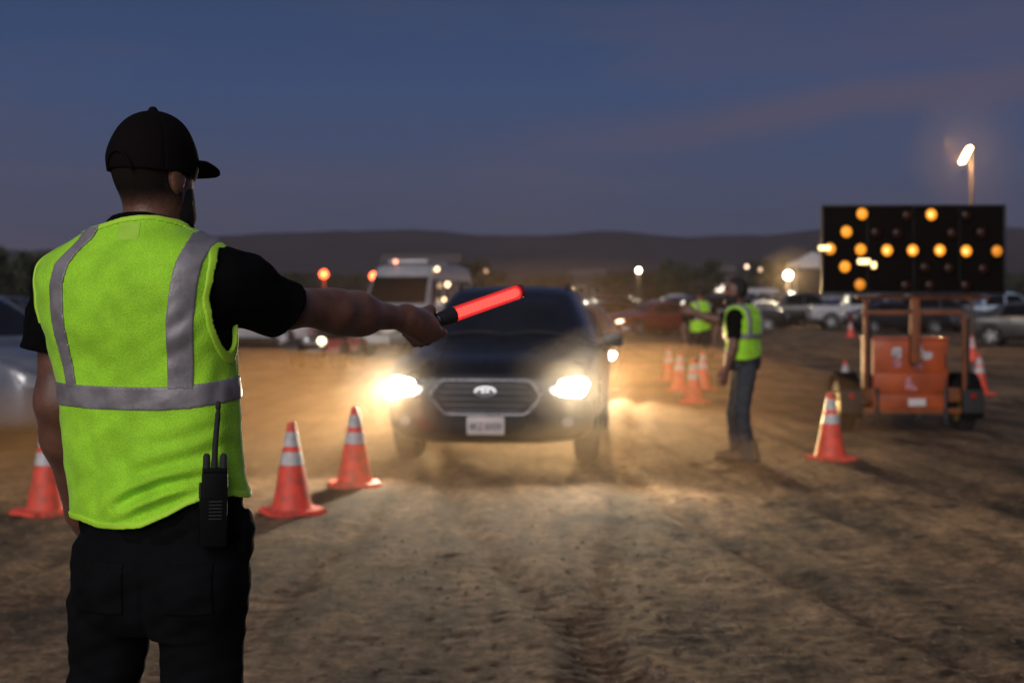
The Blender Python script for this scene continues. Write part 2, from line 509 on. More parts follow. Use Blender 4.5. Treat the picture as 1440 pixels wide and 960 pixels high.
def densify(poly, step=0.05, rnd=0.0):
    pts = [Vector(p) for p in poly]
    if rnd > 0:       # rounded corners
        o = []
        n = len(pts)
        for i in range(n):
            p, a, b = pts[i], pts[i - 1], pts[(i + 1) % n]
            u = (a - p); v = (b - p)
            ru = min(rnd, u.length * .45); rv = min(rnd, v.length * .45)
            A = p + u.normalized() * ru; B = p + v.normalized() * rv
            for t in (0, .25, .5, .75, 1): o.append(A * (1 - t) ** 2 + p * 2 * t * (1 - t) + B * t * t)
        pts = o
    out = []
    for i in range(len(pts)):
        a, b = pts[i], pts[(i + 1) % len(pts)]
        n = max(1, int((b - a).length / step))
        for k in range(n): out.append(a.lerp(b, k / n))
    return out

def patch(bv, poly, side, off=0.004, rnd=0.03, rings=5, step=0.05, rim=0.0):
    """sheet that follows the body: poly in (x,z) for front/rear, (y,z) for left/right"""
    pts = densify(poly, step, rnd)
    c = sum(pts, Vector((0, 0))) / len(pts)
    bm = bmesh.new(); R_ = []
    def proj(p, o):
        if side == 'front': org, d = Vector((p.x, -20, p.y)), Vector((0, 1, 0))
        elif side == 'rear': org, d = Vector((p.x, 20, p.y)), Vector((0, -1, 0))
        elif side == 'right': org, d = Vector((20, p.x, p.y)), Vector((-1, 0, 0))
        else: org, d = Vector((-20, p.x, p.y)), Vector((1, 0, 0))
        h, nrm, _, _ = bv.ray_cast(org, d)
        if h is None:
            h, nrm, _, _ = bv.find_nearest(org + d * 19)
        return h - d * o
    for i in range(rings):
        t = 1 - i / rings
        R_.append([bm.verts.new(proj(c + (p - c) * t, off)) for p in pts])
    cv = bm.verts.new(proj(c, off))
    n = len(pts)
    for a, b in zip(R_, R_[1:]):
        for k in range(n): bm.faces.new((a[k], a[(k + 1) % n], b[(k + 1) % n], b[k]))
    for k in range(n): bm.faces.new((R_[-1][k], R_[-1][(k + 1) % n], cv))
    # edge turned down into the body so the sheet has depth
    low = [bm.verts.new(proj(p, -0.02)) for p in pts]
    for k in range(n): bm.faces.new((low[k], low[(k + 1) % n], R_[0][(k + 1) % n], R_[0][k]))
    edge = [v.co.copy() for v in R_[0]]
    return bm_mesh(bm, True, auto=50), edge

def wheel_meshes(r=0.36, w=0.22, spokes=5):
    bm = bmesh.new()
    hw = w / 2
    lathe(bm, [(r * .62, -hw), (r * .9, -hw), (r * .98, -hw * .8), (r, -hw * .4), (r, hw * .4), (r * .98, hw * .8), (r * .9, hw), (r * .62, hw), (r * .60, 0)], 32, 'X', cap=False)
    for k in range(28):       # tread blocks
        a = 2 * math.pi * k / 28
        box(bm, (0, math.cos(a) * r, math.sin(a) * r), (w * .8, .03, .012), rot=Matrix.Rotation(a - math.pi / 2, 4, 'X'))
    ty = bm_mesh(bm, True, auto=40)
    bm = bmesh.new()
    lathe(bm, [(r * .64, -hw * .7), (r * .66, -hw * .95), (r * .60, -hw * .85), (r * .58, hw * .85), (r * .66, hw * .95), (r * .64, hw * .7)], 32, 'X', cap=False)
    for s in (-1, 1):
        lathe(bm, [(0, s * hw * .75), (r * .16, s * hw * .75), (r * .19, s * hw * .55), (r * .19, 0)], 16, 'X', cap=False)
        for k in range(spokes):
            a = 2 * math.pi * k / spokes
            box(bm, (s * hw * .6, math.cos(a) * r * .36, math.sin(a) * r * .36), (.025, r * .55, r * .17), .006, rot=Matrix.Rotation(a, 4, 'X'))
    rim = bm_mesh(bm, True, auto=40)
    bm = bmesh.new(); lathe(bm, [(0, -.01), (r * .58, -.01), (r * .58, .01), (0, .01)], 24, 'X')
    disc = bm_mesh(bm, True, auto=40)
    return ty, rim, disc
WHEELS = {}
def add_wheel(parent, x, y, r, w=0.22, name='wheel', rim_mat=None):
    key = (round(r, 2), round(w, 2))
    if key not in WHEELS: WHEELS[key] = wheel_meshes(r, w)
    ty, rim, disc = WHEELS[key]
    o = new_obj(name, ty, m_rubber, parent, (x, y, r))
    new_obj('rim', rim, rim_mat or m_alloy, o)
    new_obj('brake_disc', disc, m_darkmetal, o)

def text_mesh(s, size):
    cu = bpy.data.curves.new('t', 'FONT'); cu.body = s; cu.size = size; cu.extrude = 0.0015
    cu.align_x = 'CENTER'; cu.align_y = 'CENTER'
    o = bpy.data.objects.new('t', cu); COL.objects.link(o)
    me = bpy.data.meshes.new_from_object(o.evaluated_get(bpy.context.evaluated_depsgraph_get()))
    bpy.data.objects.remove(o, do_unlink=True)
    return me

def mirror_mesh(w, z, y):
    """door mirror housing on its arm, right hand side of the mesh (+x)"""
    bm = bmesh.new()
    box(bm, (w + .14, y, z + .03), (.20, .10, .135), .035)
    tube(bm, [(w - .06, y + .03, z - .05), (w + .03, y + .01, z - .02), (w + .10, y, z)], .022, 8)
    return bm_mesh(bm, True, auto=40)

def paint(name, col, rough=0.32):
    return M('paint_' + name, col, rough, metal=0.15, coat=0.6, var=0.12, vscale=3.0)

TEMPLATES = {}
def vehicle_template(kind):
    if kind in TEMPLATES: return TEMPLATES[kind]
    T = {'parts': []}
    if kind == 'suv':
        w = .965
        st = [(-2.47, .58, .36, .66, .70, .50), (-2.44, .80, .27, .76, .83, .66), (-2.34, .905, .23, .86, .94, .74), (-2.12, .95, .22, .93, 1.0, .77),
              (-1.6, .97, .21, .99, 1.055, .79), (-1.12, .975, .21, 1.02, 1.10, .80), (-1.0, .975, .21, 1.03, 1.155, .78), (-.38, .975, .21, 1.04, 1.555, .62),
              (-.12, .975, .21, 1.04, 1.63, .61), (.5, .975, .21, 1.05, 1.66, .62), (1.4, .975, .22, 1.06, 1.645, .61), (1.95, .965, .24, 1.07, 1.60, .60),
              (2.15, .955, .27, 1.07, 1.50, .62), (2.38, .93, .32, 1.06, 1.14, .76), (2.45, .86, .38, 1.0, 1.06, .74), (2.47, .6, .48, .86, .92, .55)]
        ax = (-1.46, 1.44); wr = .37
        T['ws'] = [(-.70, 1.135), (.70, 1.135), (.575, 1.52), (-.575, 1.52)]
        T['rw'] = [(-.66, 1.17), (.66, 1.17), (.56, 1.49), (-.56, 1.49)]
        T['side'] = [[(-.88, 1.10), (.15, 1.10), (.15, 1.50), (-.30, 1.50)], [(.22, 1.10), (1.15, 1.11), (1.10, 1.51), (.22, 1.51)],
                     [(1.22, 1.12), (2.0, 1.14), (1.80, 1.47), (1.18, 1.50)]]
        T['head'] = [(.545, .735), (.60, .66), (.86, .685), (.905, .80), (.80, .815)]
        T['tail'] = [(.60, .98), (.92, .96), (.93, .78), (.62, .82)]
        T['mirror'] = (.93, 1.08, -.80)
    elif kind == 'sedan':
        w = .90
        st = [(-2.32, .55, .32, .58, .62, .48), (-2.28, .76, .22, .66, .72, .62), (-2.15, .85, .19, .74, .79, .68), (-1.7, .89, .18, .83, .88, .72),
              (-1.0, .90, .18, .89, .95, .74), (-.85, .90, .18, .90, .99, .72), (-.10, .90, .18, .91, 1.34, .55), (.15, .90, .18, .91, 1.42, .54),
              (.6, .90, .18, .92, 1.43, .54), (1.05, .90, .18, .93, 1.36, .54), (1.68, .89, .20, .94, 1.05, .66), (1.85, .88, .22, .93, 1.00, .68),
              (2.2, .85, .28, .90, .97, .66), (2.3, .76, .34, .82, .90, .6), (2.33, .5, .42, .7, .78, .45)]
        ax = (-1.38, 1.36); wr = .325
        T['ws'] = [(-.66, 1.0), (.66, 1.0), (.51, 1.31), (-.51, 1.31)]
        T['rw'] = [(-.60, 1.08), (.60, 1.08), (.50, 1.32), (-.50, 1.32)]
        T['side'] = [[(-.72, .96), (.22, .96), (.22, 1.31), (-.08, 1.30)], [(.30, .96), (1.10, .97), (.95, 1.29), (.30, 1.32)]]
        T['head'] = [(.48, .58), (.54, .52), (.80, .55), (.83, .65), (.70, .66)]
        T['tail'] = [(.48, .86), (.82, .85), (.83, .72), (.50, .72)]
        T['mirror'] = (.85, .95, -.62)
    elif kind == 'pickup':
        w = .98
        st = [(-2.78, .70, .42, .78, .84, .62), (-2.74, .90, .36, .90, .98, .76), (-2.6, .96, .34, 1.02, 1.10, .80), (-2.0, .98, .34, 1.10, 1.16, .82),
              (-1.42, .98, .34, 1.13, 1.20, .82), (-1.3, .98, .34, 1.14, 1.24, .80), (-.75, .98, .34, 1.16, 1.70, .64), (-.45, .98, .34, 1.16, 1.83, .63),
              (.1, .98, .34, 1.16, 1.86, .64), (.72, .98, .34, 1.16, 1.83, .64), (.90, .98, .34, 1.16, 1.74, .66), (1.02, .98, .36, 1.16, 1.24, .86),
              (1.15, .98, .38, 1.16, 1.21, .90), (2.6, .98, .42, 1.16, 1.21, .90), (2.74, .95, .48, 1.12, 1.17, .86), (2.78, .8, .56, 1.0, 1.05, .7)]
        ax = (-1.75, 1.75); wr = .40
        T['ws'] = [(-.74, 1.25), (.74, 1.25), (.60, 1.68), (-.60, 1.68)]
        T['rw'] = [(-.58, 1.32), (.58, 1.32), (.55, 1.68), (-.55, 1.68)]
        T['side'] = [[(-1.10, 1.22), (-.06, 1.22), (-.06, 1.70), (-.62, 1.68)], [(.02, 1.22), (.84, 1.22), (.78, 1.69), (.02, 1.71)]]
        T['head'] = [(.56, .92), (.57, .74), (.88, .76), (.91, .93)]
        T['tail'] = [(.76, 1.08), (.92, 1.07), (.92, .78), (.77, .78)]
        T['mirror'] = (.95, 1.22, -1.0)
    elif kind == 'van':
        w = 1.0
        st = [(-2.72, .74, .42, .80, .86, .66), (-2.68, .93, .34, .95, 1.04, .80), (-2.5, .98, .32, 1.10, 1.20, .84), (-2.2, 1.0, .32, 1.20, 1.32, .86),
              (-2.0, 1.0, .32, 1.24, 1.45, .86), (-1.45, 1.0, .32, 1.28, 2.16, .80), (-1.2, 1.0, .32, 1.28, 2.38, .80), (-.8, 1.0, .32, 1.28, 2.47, .82),
              (.8, 1.0, .34, 1.28, 2.48, .82), (2.4, 1.0, .36, 1.28, 2.46, .82), (2.66, .98, .40, 1.28, 2.38, .82), (2.72, .93, .46, 1.24, 2.25, .80), (2.74, .7, .56, 1.1, 2.0, .6)]
        ax = (-1.72, 1.62); wr = .37
        T['ws'] = [(-.80, 1.40), (.80, 1.40), (.74, 2.10), (-.74, 2.10)]
        T['rw'] = [(-.66, 1.40), (.66, 1.40), (.62, 2.10), (-.62, 2.10)]
        T['side'] = [[(-1.85, 1.36), (-.75, 1.36), (-.75, 2.02), (-1.42, 2.02)], [(-.60, 1.36), (.55, 1.36), (.55, 2.02), (-.60, 2.02)], [(.70, 1.36), (2.3, 1.36), (2.3, 2.02), (.70, 2.02)]]
        T['head'] = [(.56, .98), (.60, .80), (.88, .84), (.93, 1.05)]
        T['tail'] = [(.78, 1.25), (.92, 1.25), (.92, .86), (.78, .86)]
        T['mirror'] = (.97, 1.34, -1.75)
    T['w'] = w; T['ax'] = ax; T['wr'] = wr
    T['len'] = st[-1][0] - st[0][0]
    body, bv = body_loft(st, [(y, wr + .055, w) for y in ax], 2)
    T['bv'] = bv
    P = T['parts']
    P.append(('body', body, 'paint'))
    me, e = patch(bv, T['ws'], 'front', .005, .04); P.append(('windshield', me, m_glass))
    T['ws_edge'] = e
    P.append(('rear_window', patch(bv, T['rw'], 'rear', .005, .05)[0], m_glass))
    for s in T['side']:
        for sd in ('right', 'left'): P.append(('side_window', patch(bv, s, sd, .005, .03, 3, .08)[0], m_glass))
    for sgn in (-1, 1):
        hp = [(sgn * x, z) for x, z in T['head']]; tp = [(sgn * x, z) for x, z in T['tail']]
        P.append(('headlight', patch(bv, hp, 'front', .008, .03, 4, .03)[0], 'head'))
        P.append(('taillight', patch(bv, tp, 'rear', .008, .03, 3, .05)[0], 'tail'))
        mm = mirror_mesh(*T['mirror'])
        if sgn < 0:
            for v in mm.vertices: v.co.x *= -1
            mm.flip_normals()
        P.append(('door_mirror', mm, 'paint'))
    hz = T['head'][0][1]
    P.append(('grille', patch(bv, [(-.45, hz + .02), (.45, hz + .02), (.40, hz - .17), (-.40, hz - .17)], 'front', .006, .05, 4)[0], m_blackplastic))
    P.append(('bumper_intake', patch(bv, [(-.58, hz - .27), (.58, hz - .27), (.50, hz - .37), (-.50, hz - .37)], 'front', .006, .04, 4)[0], m_blackplastic))
    P.append(('license_plate', patch(bv, [(-.15, hz - .18), (.15, hz - .18), (.15, hz - .32), (-.15, hz - .32)], 'front', .016, .012, 2)[0], m_plate))
    P.append(('rear_license_plate', patch(bv, [(-.15, .82), (.15, .82), (.15, .67), (-.15, .67)], 'rear', .012, .012, 2)[0], m_plate))
    # sill trim and door seams, one handle per door
    for sd in ('right', 'left'):
        P.append(('sill_trim', patch(bv, [(ax[0] + wr + .08, .31), (ax[1] - wr - .08, .31), (ax[1] - wr - .08, .25), (ax[0] + wr + .08, .25)], sd, .006, .02, 2, .1)[0], m_blackplastic))
        for s in T['side'][:2]:
            y1 = max(p[0] for p in s) - .22; z0 = min(p[1] for p in s) - .13
            P.append(('door_handle', patch(bv, [(y1, z0), (y1 + .17, z0), (y1 + .17, z0 + .035), (y1, z0 + .035)], sd, .028, .015, 2)[0], m_darkmetal))
    TEMPLATES[kind] = T
    return T

def place_vehicle(kind, name, loc, yaw, paint_mat, label, cat, group=None, skip=(), head=None, tail=None):
    T = vehicle_template(kind)
    root = empty(name, loc, yaw)
    tag(root, label, cat, group)
    made = {}
    for pn, me, mt in T['parts']:
        if pn in skip: continue
        m = paint_mat if mt == 'paint' else (head or m_lens) if mt == 'head' else (tail or m_redlens) if mt == 'tail' else mt
        made.setdefault(pn, []).append(new_obj(pn, me, m, root))
    for y in T['ax']:
        for s in (-1, 1): add_wheel(root, s * (T['w'] - .125), y, T['wr'])
    return root, T, made

def headlamp(root, x, y, z, power, col=(1.0, .86, .62), spot=150, pitch=-2.0, yaw=0.0, r=.05, blend=.9):
    l = bpy.data.lights.new('headlamp', 'SPOT'); l.energy = power; l.color = col
    l.spot_size = R(spot); l.spot_blend = blend; l.shadow_soft_size = r
    o = bpy.data.objects.new('headlamp', l); COL.objects.link(o)
    o.parent = root; o.location = (x, y, z)
    d = Vector((math.sin(R(yaw)), -math.cos(R(yaw)), math.tan(R(pitch)))).normalized()
    o.rotation_euler = d.to_track_quat('-Z', 'Y').to_euler()
    return o

# ---------------------------------------------------------------- the dark SUV at the head of the queue
m_navy = M('paint_navy', (0.008, 0.009, 0.012), 0.30, coat=0.3, var=0.12, vscale=3.0, spec=0.4)
m_headlit = lightmat('lit_headlight', (1.0, 0.95, 0.84), 40.0)
m_runlit = lightmat('lit_lamp_edge', (1.0, 0.80, 0.52), 3.0)

def build_suv():
    d = 12.5
    front = PX(683, 663, d)
    yaw = math.atan2(-0.10, 1.0)            # its tail swings to the right of the picture
    fwd = Vector((math.sin(yaw), -math.cos(yaw), 0))     # the car looks along local -Y
    c = Vector((front.x, d, 0)) - fwd * 2.47
    c.z = gz(front.x, d)
    root, T, made = place_vehicle('suv', 'suv', c, yaw, m_navy, 'dark blue SUV with both headlights on, driving towards the man with the wand', 'car',
                                  skip=('grille', 'bumper_intake', 'license_plate', 'headlight'), tail=m_redlens)
    made['windshield'][0].material_slots[0].link = 'OBJECT'
    made['windshield'][0].material_slots[0].material = M('windshield_glass', (.012, .013, .015), .10, var=.3, vscale=2.5, spec=.6)
    bv = T['bv']
    # headlights: clear cover, lit bowl inside the outline, dim inner lamp
    for s in (-1, 1):
        hl = new_obj('headlight', patch(bv, [(s * x, z) for x, z in T['head']], 'front', .006, .03, 4, .03)[0], m_lens, root)
        new_obj('lamp_bowl', patch(bv, [(s * .64, .80), (s * .63, .67), (s * .86, .66), (s * .905, .78), (s * .84, .835)], 'front', .012, .04, 4, .03)[0], m_headlit, hl)
        new_obj('inner_lamp', patch(bv, [(s * .57, .735), (s * .60, .68), (s * .66, .69), (s * .66, .75)], 'front', .012, .03, 3, .03)[0], m_runlit, hl)
        headlamp(root, s * .78, -2.50, .74, 660.0, col=(1, .84, .60), spot=134, pitch=11, yaw=16 * s, r=.06, blend=1.0)
        # fog lamp pockets low in the bumper
        fg = new_obj('fog_lamp_pocket', patch(bv, [(s * .60, .48), (s * .84, .50), (s * .82, .38), (s * .62, .38)], 'front', .006, .03, 3)[0], m_blackplastic, root)
        new_obj('fog_lamp', patch(bv, [(s * (.72 + .05 * math.cos(a)), .44 + .04 * math.sin(a)) for a in np.linspace(0, 6.28, 12, endpoint=False)], 'front', .014, 0, 2)[0], m_lens, fg)
    # hexagonal grille
    outer = [(-.50, .66), (-.40, .80), (.40, .80), (.50, .66), (.36, .50), (-.36, .50)]
    g = new_obj('grille', patch(bv, outer, 'front', .008, .05, 6)[0], m_blackplastic, root)
    _, e = patch(bv, outer, 'front', .014, .05, 2)
    bm = bmesh.new(); tube(bm, e, .018, 8, closed=True)
    new_obj('grille_surround', bm_mesh(bm, True), M('dull_chrome', (.26, .26, .29), .28, metal=.9), g)
    for z in (.745, .69, .635, .58, .53):
        hw = .50 - abs(z - .66) * (.10 / .14 if z > .66 else .14 / .16) - .04
        q = [(x, z) for x in np.linspace(-hw, hw, 14)]
        _, ee = patch(bv, [(-hw, z + .008), (hw, z + .008), (hw, z - .008), (-hw, z - .008)], 'front', .016, 0, 2, .08)
        bm = bmesh.new()
        pts = []
        for x, zz in q:
            h, _, _, _ = bv.ray_cast(Vector((x, -20, zz)), Vector((0, 1, 0))); pts.append(h + Vector((0, -.014, 0)))
        tube(bm, pts, .011, 6)
        new_obj('grille_bar', bm_mesh(bm, True), M('grille_grey', (.13, .13, .14), .4, metal=.7), g)
    em = [(.095 * math.cos(a), .705 + .042 * math.sin(a)) for a in np.linspace(0, 6.283, 28, endpoint=False)]
    eo = new_obj('emblem', patch(bv, em, 'front', .040, 0, 3)[0], m_chrome, g)
    em2 = [(.080 * math.cos(a), .705 + .031 * math.sin(a)) for a in np.linspace(0, 6.283, 28, endpoint=False)]
    new_obj('emblem_field', patch(bv, em2, 'front', .045, 0, 3)[0], M('emblem_blue', (.02, .03, .07), .3), eo)
    em3 = [(x, z) for x, z in [(-.05, .70), (-.02, .722), (.0, .704), (.02, .722), (.05, .70), (.02, .69), (-.02, .69)]]
    new_obj('emblem_mark', patch(bv, em3, 'front', .050, .01, 2)[0], m_chrome, eo)
    # plate
    pz = .405
    pl = new_obj('license_plate', patch(bv, [(-.165, pz + .08), (.165, pz + .08), (.165, pz - .08), (-.165, pz - .08)], 'front', .022, .014, 2)[0], m_plate, root)
    h, _, _, _ = bv.ray_cast(Vector((0, -20, pz)), Vector((0, 1, 0)))
    t = new_obj('plate_number', text_mesh('8KZ 8X09', .085), m_platetext, pl, (0, h.y - .030, pz - .008), (R(90), 0, 0))
    t.scale = (.78, 1.0, 1.0)
    new_obj('bumper_intake', patch(bv, [(-.50, .33), (.50, .33), (.44, .27), (-.44, .27)], 'front', .006, .03, 4)[0], m_blackplastic, root)
    _, e = patch(bv, [(-.80, .36), (.80, .36), (.76, .345), (-.76, .345)], 'front', .01, .006, 2, .08)
    # hood creases, wipers, roof rails, antenna fin, rear view mirror
    for s in (-1, 1):
        bm = bmesh.new(); pts = []
        for t in np.linspace(0, 1, 12):
            y = -2.15 + 1.0 * t; x = s * (.44 + .12 * t)
            h, _, _, _ = bv.ray_cast(Vector((x, y, 5)), Vector((0, 0, -1))); pts.append(h + Vector((0, 0, .0)))
        tube(bm, pts, .012, 6); new_obj('hood_crease', bm_mesh(bm, True), m_navy, root)
        bm = bmesh.new(); pts = []
        for t in np.linspace(0, 1, 12):
            y = -.05 + 1.85 * t
            h, _, _, _ = bv.ray_cast(Vector((s * .56, y, 5)), Vector((0, 0, -1)))
            pts.append(h + Vector((0, 0, .045 if 0 < t < 1 else .0)))
        tube(bm, pts, .016, 6); new_obj('roof_rail', bm_mesh(bm, True), m_darkmetal, root)
    for x0, x1 in ((-.55, .02), (.02, .58)):
        bm = bmesh.new(); pts = []
        for t in np.linspace(0, 1, 8):
            x = x0 + (x1 - x0) * t; z = 1.155 + .03 * math.sin(t * 3.1)
            h, _, _, _ = bv.ray_cast(Vector((x, -20, z)), Vector((0, 1, 0))); pts.append(h + Vector((0, -.02, .012)))
        tube(bm, pts, .009, 6); new_obj('wiper', bm_mesh(bm, True), m_blackplastic, root)
    return root
build_suv()

def build_queue_car():
    # next car in the queue: its lamp shows under the SUV's door mirror
    d = 23.0
    x = (848 - 720) / FPX * d - .62
    yaw = math.atan2(-0.085, 1.0)
    fwd = Vector((math.sin(yaw), -math.cos(yaw), 0))
    c = Vector((x, d, 0)) - fwd * 2.33
    root, T, made = place_vehicle('sedan', 'sedan', c, yaw, paint('dark_grey', (.05, .05, .055)), 'grey sedan waiting right behind the dark SUV, headlights on', 'car', head=m_headlit)
    for s in (-1, 1): headlamp(root, s * .66, -2.36, .60, 6500.0, col=(1, .64, .30), spot=72, pitch=9, yaw=-3, r=.05, blend=1.0)
build_queue_car()

# ---------------------------------------------------------------- white shuttle van with roof lights, far left of the SUV
def build_van():
    d = 36.0
    p = PX(527, 500, d)
    yaw = math.atan2(-0.22, 1.0)
    m_white = paint('van_white', (.40, .40, .42), .4)
    root, T, made = place_vehicle('van', 'shuttle_van', (p.x + .9, d + 2.7, 0), yaw, m_white, 'white high-roofed van with lit marker lamps behind the pointing arm', 'van',
                                  head=m_lens)
    bv = T['bv']
    bm = bmesh.new(); box(bm, (0, .1, 2.51), (1.1, 2.0, .10), .045)
    rack = new_obj('roof_box', bm_mesh(bm, True, auto=40), m_white, root)
    ml = lightmat('marker_red', (1.0, .10, .03), 12.0); mw = lightmat('marker_warm', (1.0, .66, .34), 4.5)
    def lamp(x, y, z, r, m, nm='marker_lamp'):
        bm = bmesh.new(); bmesh.ops.create_uvsphere(bm, u_segments=12, v_segments=8, radius=r)
        for v in bm.verts: v.co.y *= .6
        o = new_obj(nm, bm_mesh(bm, True), m, root, (x, y, z)); return o
    lamp(-.84, -1.25, 2.12, .11, ml); lamp(-.25, -1.2, 2.50, .06, lightmat('marker_soft', (1, .4, .25), 3.0))
    lamp(.86, -1.1, 2.30, .06, mw); lamp(1.01, -.6, 1.9, .07, mw); lamp(1.02, -1.0, 1.5, .05, mw)
    return root
build_van()

# ---------------------------------------------------------------- parked vehicles
PAINTS = {'white': M('paint_dusty_white', (.40, .40, .43), .4, coat=.4, var=.15), 'silver': M('paint_silver', (.22, .225, .25), .34, metal=.5, coat=.4), 'grey-blue': paint('grey_blue', (.19, .20, .24)),
          'black': paint('black', (.010, .010, .011)), 'dark red': paint('dark_red', (.16, .012, .012)), 'dark grey': paint('dark_grey', (.05, .05, .055)),
          'blue': paint('blue', (.03, .06, .16)), 'tan': paint('tan', (.30, .25, .19)), 'pale blue': paint('pale_blue', (.28, .36, .46))}
CATN = {'sedan': 'car', 'suv': 'car', 'pickup': 'pickup', 'van': 'van'}
NAMEN = {'sedan': 'sedan', 'suv': 'suv', 'pickup': 'pickup_truck', 'van': 'van'}
def parked(kind, color, px, py, yawdeg, label=None, head=None, tail=None, group='vehicles parked in the far rows'):
    d = GD(py); x = (px - 720) / FPX * d
    lb = label or f'{color} {"SUV" if kind == "suv" else kind} parked among the far rows'
    return place_vehicle(kind, NAMEN[kind], (x, d, gz(x, d)), R(yawdeg), PAINTS[color], lb, CATN[kind], group, head=head, tail=tail)

# left edge, close: white car cut by the frame
d = 15.6
parked('suv', 'grey-blue', -80, 420 + FPX * CAM_H / d, 58, 'grey-blue SUV parked behind the left arm of the man with the wand', group=None)
warm_head = lightmat('parking_lamp', (1.0, .75, .45), 5.0)
tail_lit = lightmat('lit_taillight', (1.0, .06, .03), 9.0)
# right edge
parked('sedan', 'dark grey', 1462, 487, 62, 'dark sedan with one parking lamp lit beside the light pole', head=lightmat('amber_parking', (1, .55, .18), 1.0), group=None)
parked('pickup', 'pale blue', 1408, 467, 82, 'pale blue pickup parked behind the arrow board trailer', group=None)
# centre: dark red car braking, dark pickup beneath the bright lamp
parked('sedan', 'dark red', 918, 470, -58, 'dark red sedan with its taillight glowing, behind the cones', tail=tail_lit, head=warm_head, group=None)
parked('sedan', 'white', 845, 463, 14, 'white sedan with parking lamps on, facing the queue', head=lightmat('dim_head', (1, .8, .6), 2.0), group=None)
parked('pickup', 'black', 1128, 461, 84, 'black pickup parked under the bright floodlight', group=None)
ROW = [
    # kind, colour, photo column, photo row of the tyres, yaw
    ('sedan', 'white', 352, 487, 80), ('suv', 'silver', 410, 480, 74), ('sedan', 'dark grey', 385, 470, 96), ('suv', 'dark grey', 330, 470, 84), ('sedan', 'silver', 452, 468, 88),
    ('suv', 'black', 660, 468, 20), ('sedan', 'dark grey', 700, 466, 12), ('pickup', 'silver', 772, 466, 8), ('suv', 'dark grey', 812, 462, -10),
    ('suv', 'black', 880, 456, 84), ('sedan', 'silver', 944, 456, 92), ('suv', 'blue', 990, 462, 86), ('sedan', 'dark grey', 1010, 456, 84), ('suv', 'dark grey', 1062, 456, 88),
    ('sedan', 'white', 1085, 459, 96), ('pickup', 'white', 1215, 463, 86), ('sedan', 'white', 1285, 462, 92), ('suv', 'silver', 1345, 463, 88), ('sedan', 'blue', 1180, 455, 84),
    ('suv', 'dark grey', 860, 449, 88), ('sedan', 'dark grey', 905, 449, 84), ('pickup', 'white', 955, 449, 90), ('suv', 'black', 1000, 448, 86), ('sedan', 'white', 1045, 449, 92),
    ('suv', 'tan', 1095, 449, 88), ('sedan', 'black', 1140, 449, 84), ('suv', 'white', 1190, 449, 90), ('pickup', 'dark red', 1240, 449, 86), ('sedan', 'blue', 1290, 449, 90),
    ('suv', 'dark grey', 1338, 449, 88), ('sedan', 'silver', 1388, 449, 84), ('suv', 'white', 1432, 449, 92),
    ('suv', 'silver', 640, 452, 60), ('sedan', 'white', 690, 450, 84), ('suv', 'dark grey', 738, 450, 92), ('sedan', 'dark red', 785, 449, 86), ('suv', 'white', 825, 447, 90),
    ('sedan', 'tan', 478, 454, 86), ('suv', 'black', 430, 452, 92), ('sedan', 'dark grey', 380, 452, 84), ('pickup', 'white', 335, 453, 88),
    ('suv', 'dark grey', 20, 470, 84), ('sedan', 'silver', 75, 462, 90),
    ('suv', 'black', 1030, 467, 88), ('sedan', 'black', 1262, 468, 92), ('suv', 'dark grey', 1322, 467, 86), ('sedan', 'black', 872, 466, 96), ('sedan', 'dark grey', 348, 444, 88), ('suv', 'tan', 396, 444, 84), ('sedan', 'blue', 442, 444, 90), ('suv', 'white', 488, 444, 86), ('pickup', 'black', 880, 444, 92), ('sedan', 'white', 930, 444, 86),
    ('suv', 'blue', 974, 444, 88), ('sedan', 'tan', 1022, 444, 84), ('van', 'white', 1072, 444, 90), ('sedan', 'dark red', 1122, 444, 86), ('pickup', 'silver', 1168, 444, 88), ('suv', 'black', 1214, 444, 84),
    ('sedan', 'white', 1262, 444, 92), ('van', 'silver', 1312, 444, 88), ('sedan', 'dark grey', 1362, 444, 86), ('suv', 'tan', 1410, 444, 90)]
def row_of(py): return 'front' if py >= 460 else 'middle' if py >= 453 else 'third' if py >= 447 else 'last'
def short(r): return f'{r[1]} {"SUV" if r[0] == "suv" else r[0]}'
for r in ROW:
    same = sorted([q for q in ROW if row_of(q[3]) == row_of(r[3])], key=lambda q: q[2])
    i = same.index(r)
    a = short(same[i - 1]) if i > 0 else None; b = short(same[i + 1]) if i + 1 < len(same) else None
    where = f'between a {a} and a {b}' if a and b else f'at the row end, next to a {a or b}'
    parked(*r, f'{short(r)} in the {row_of(r[3])} row {where}')

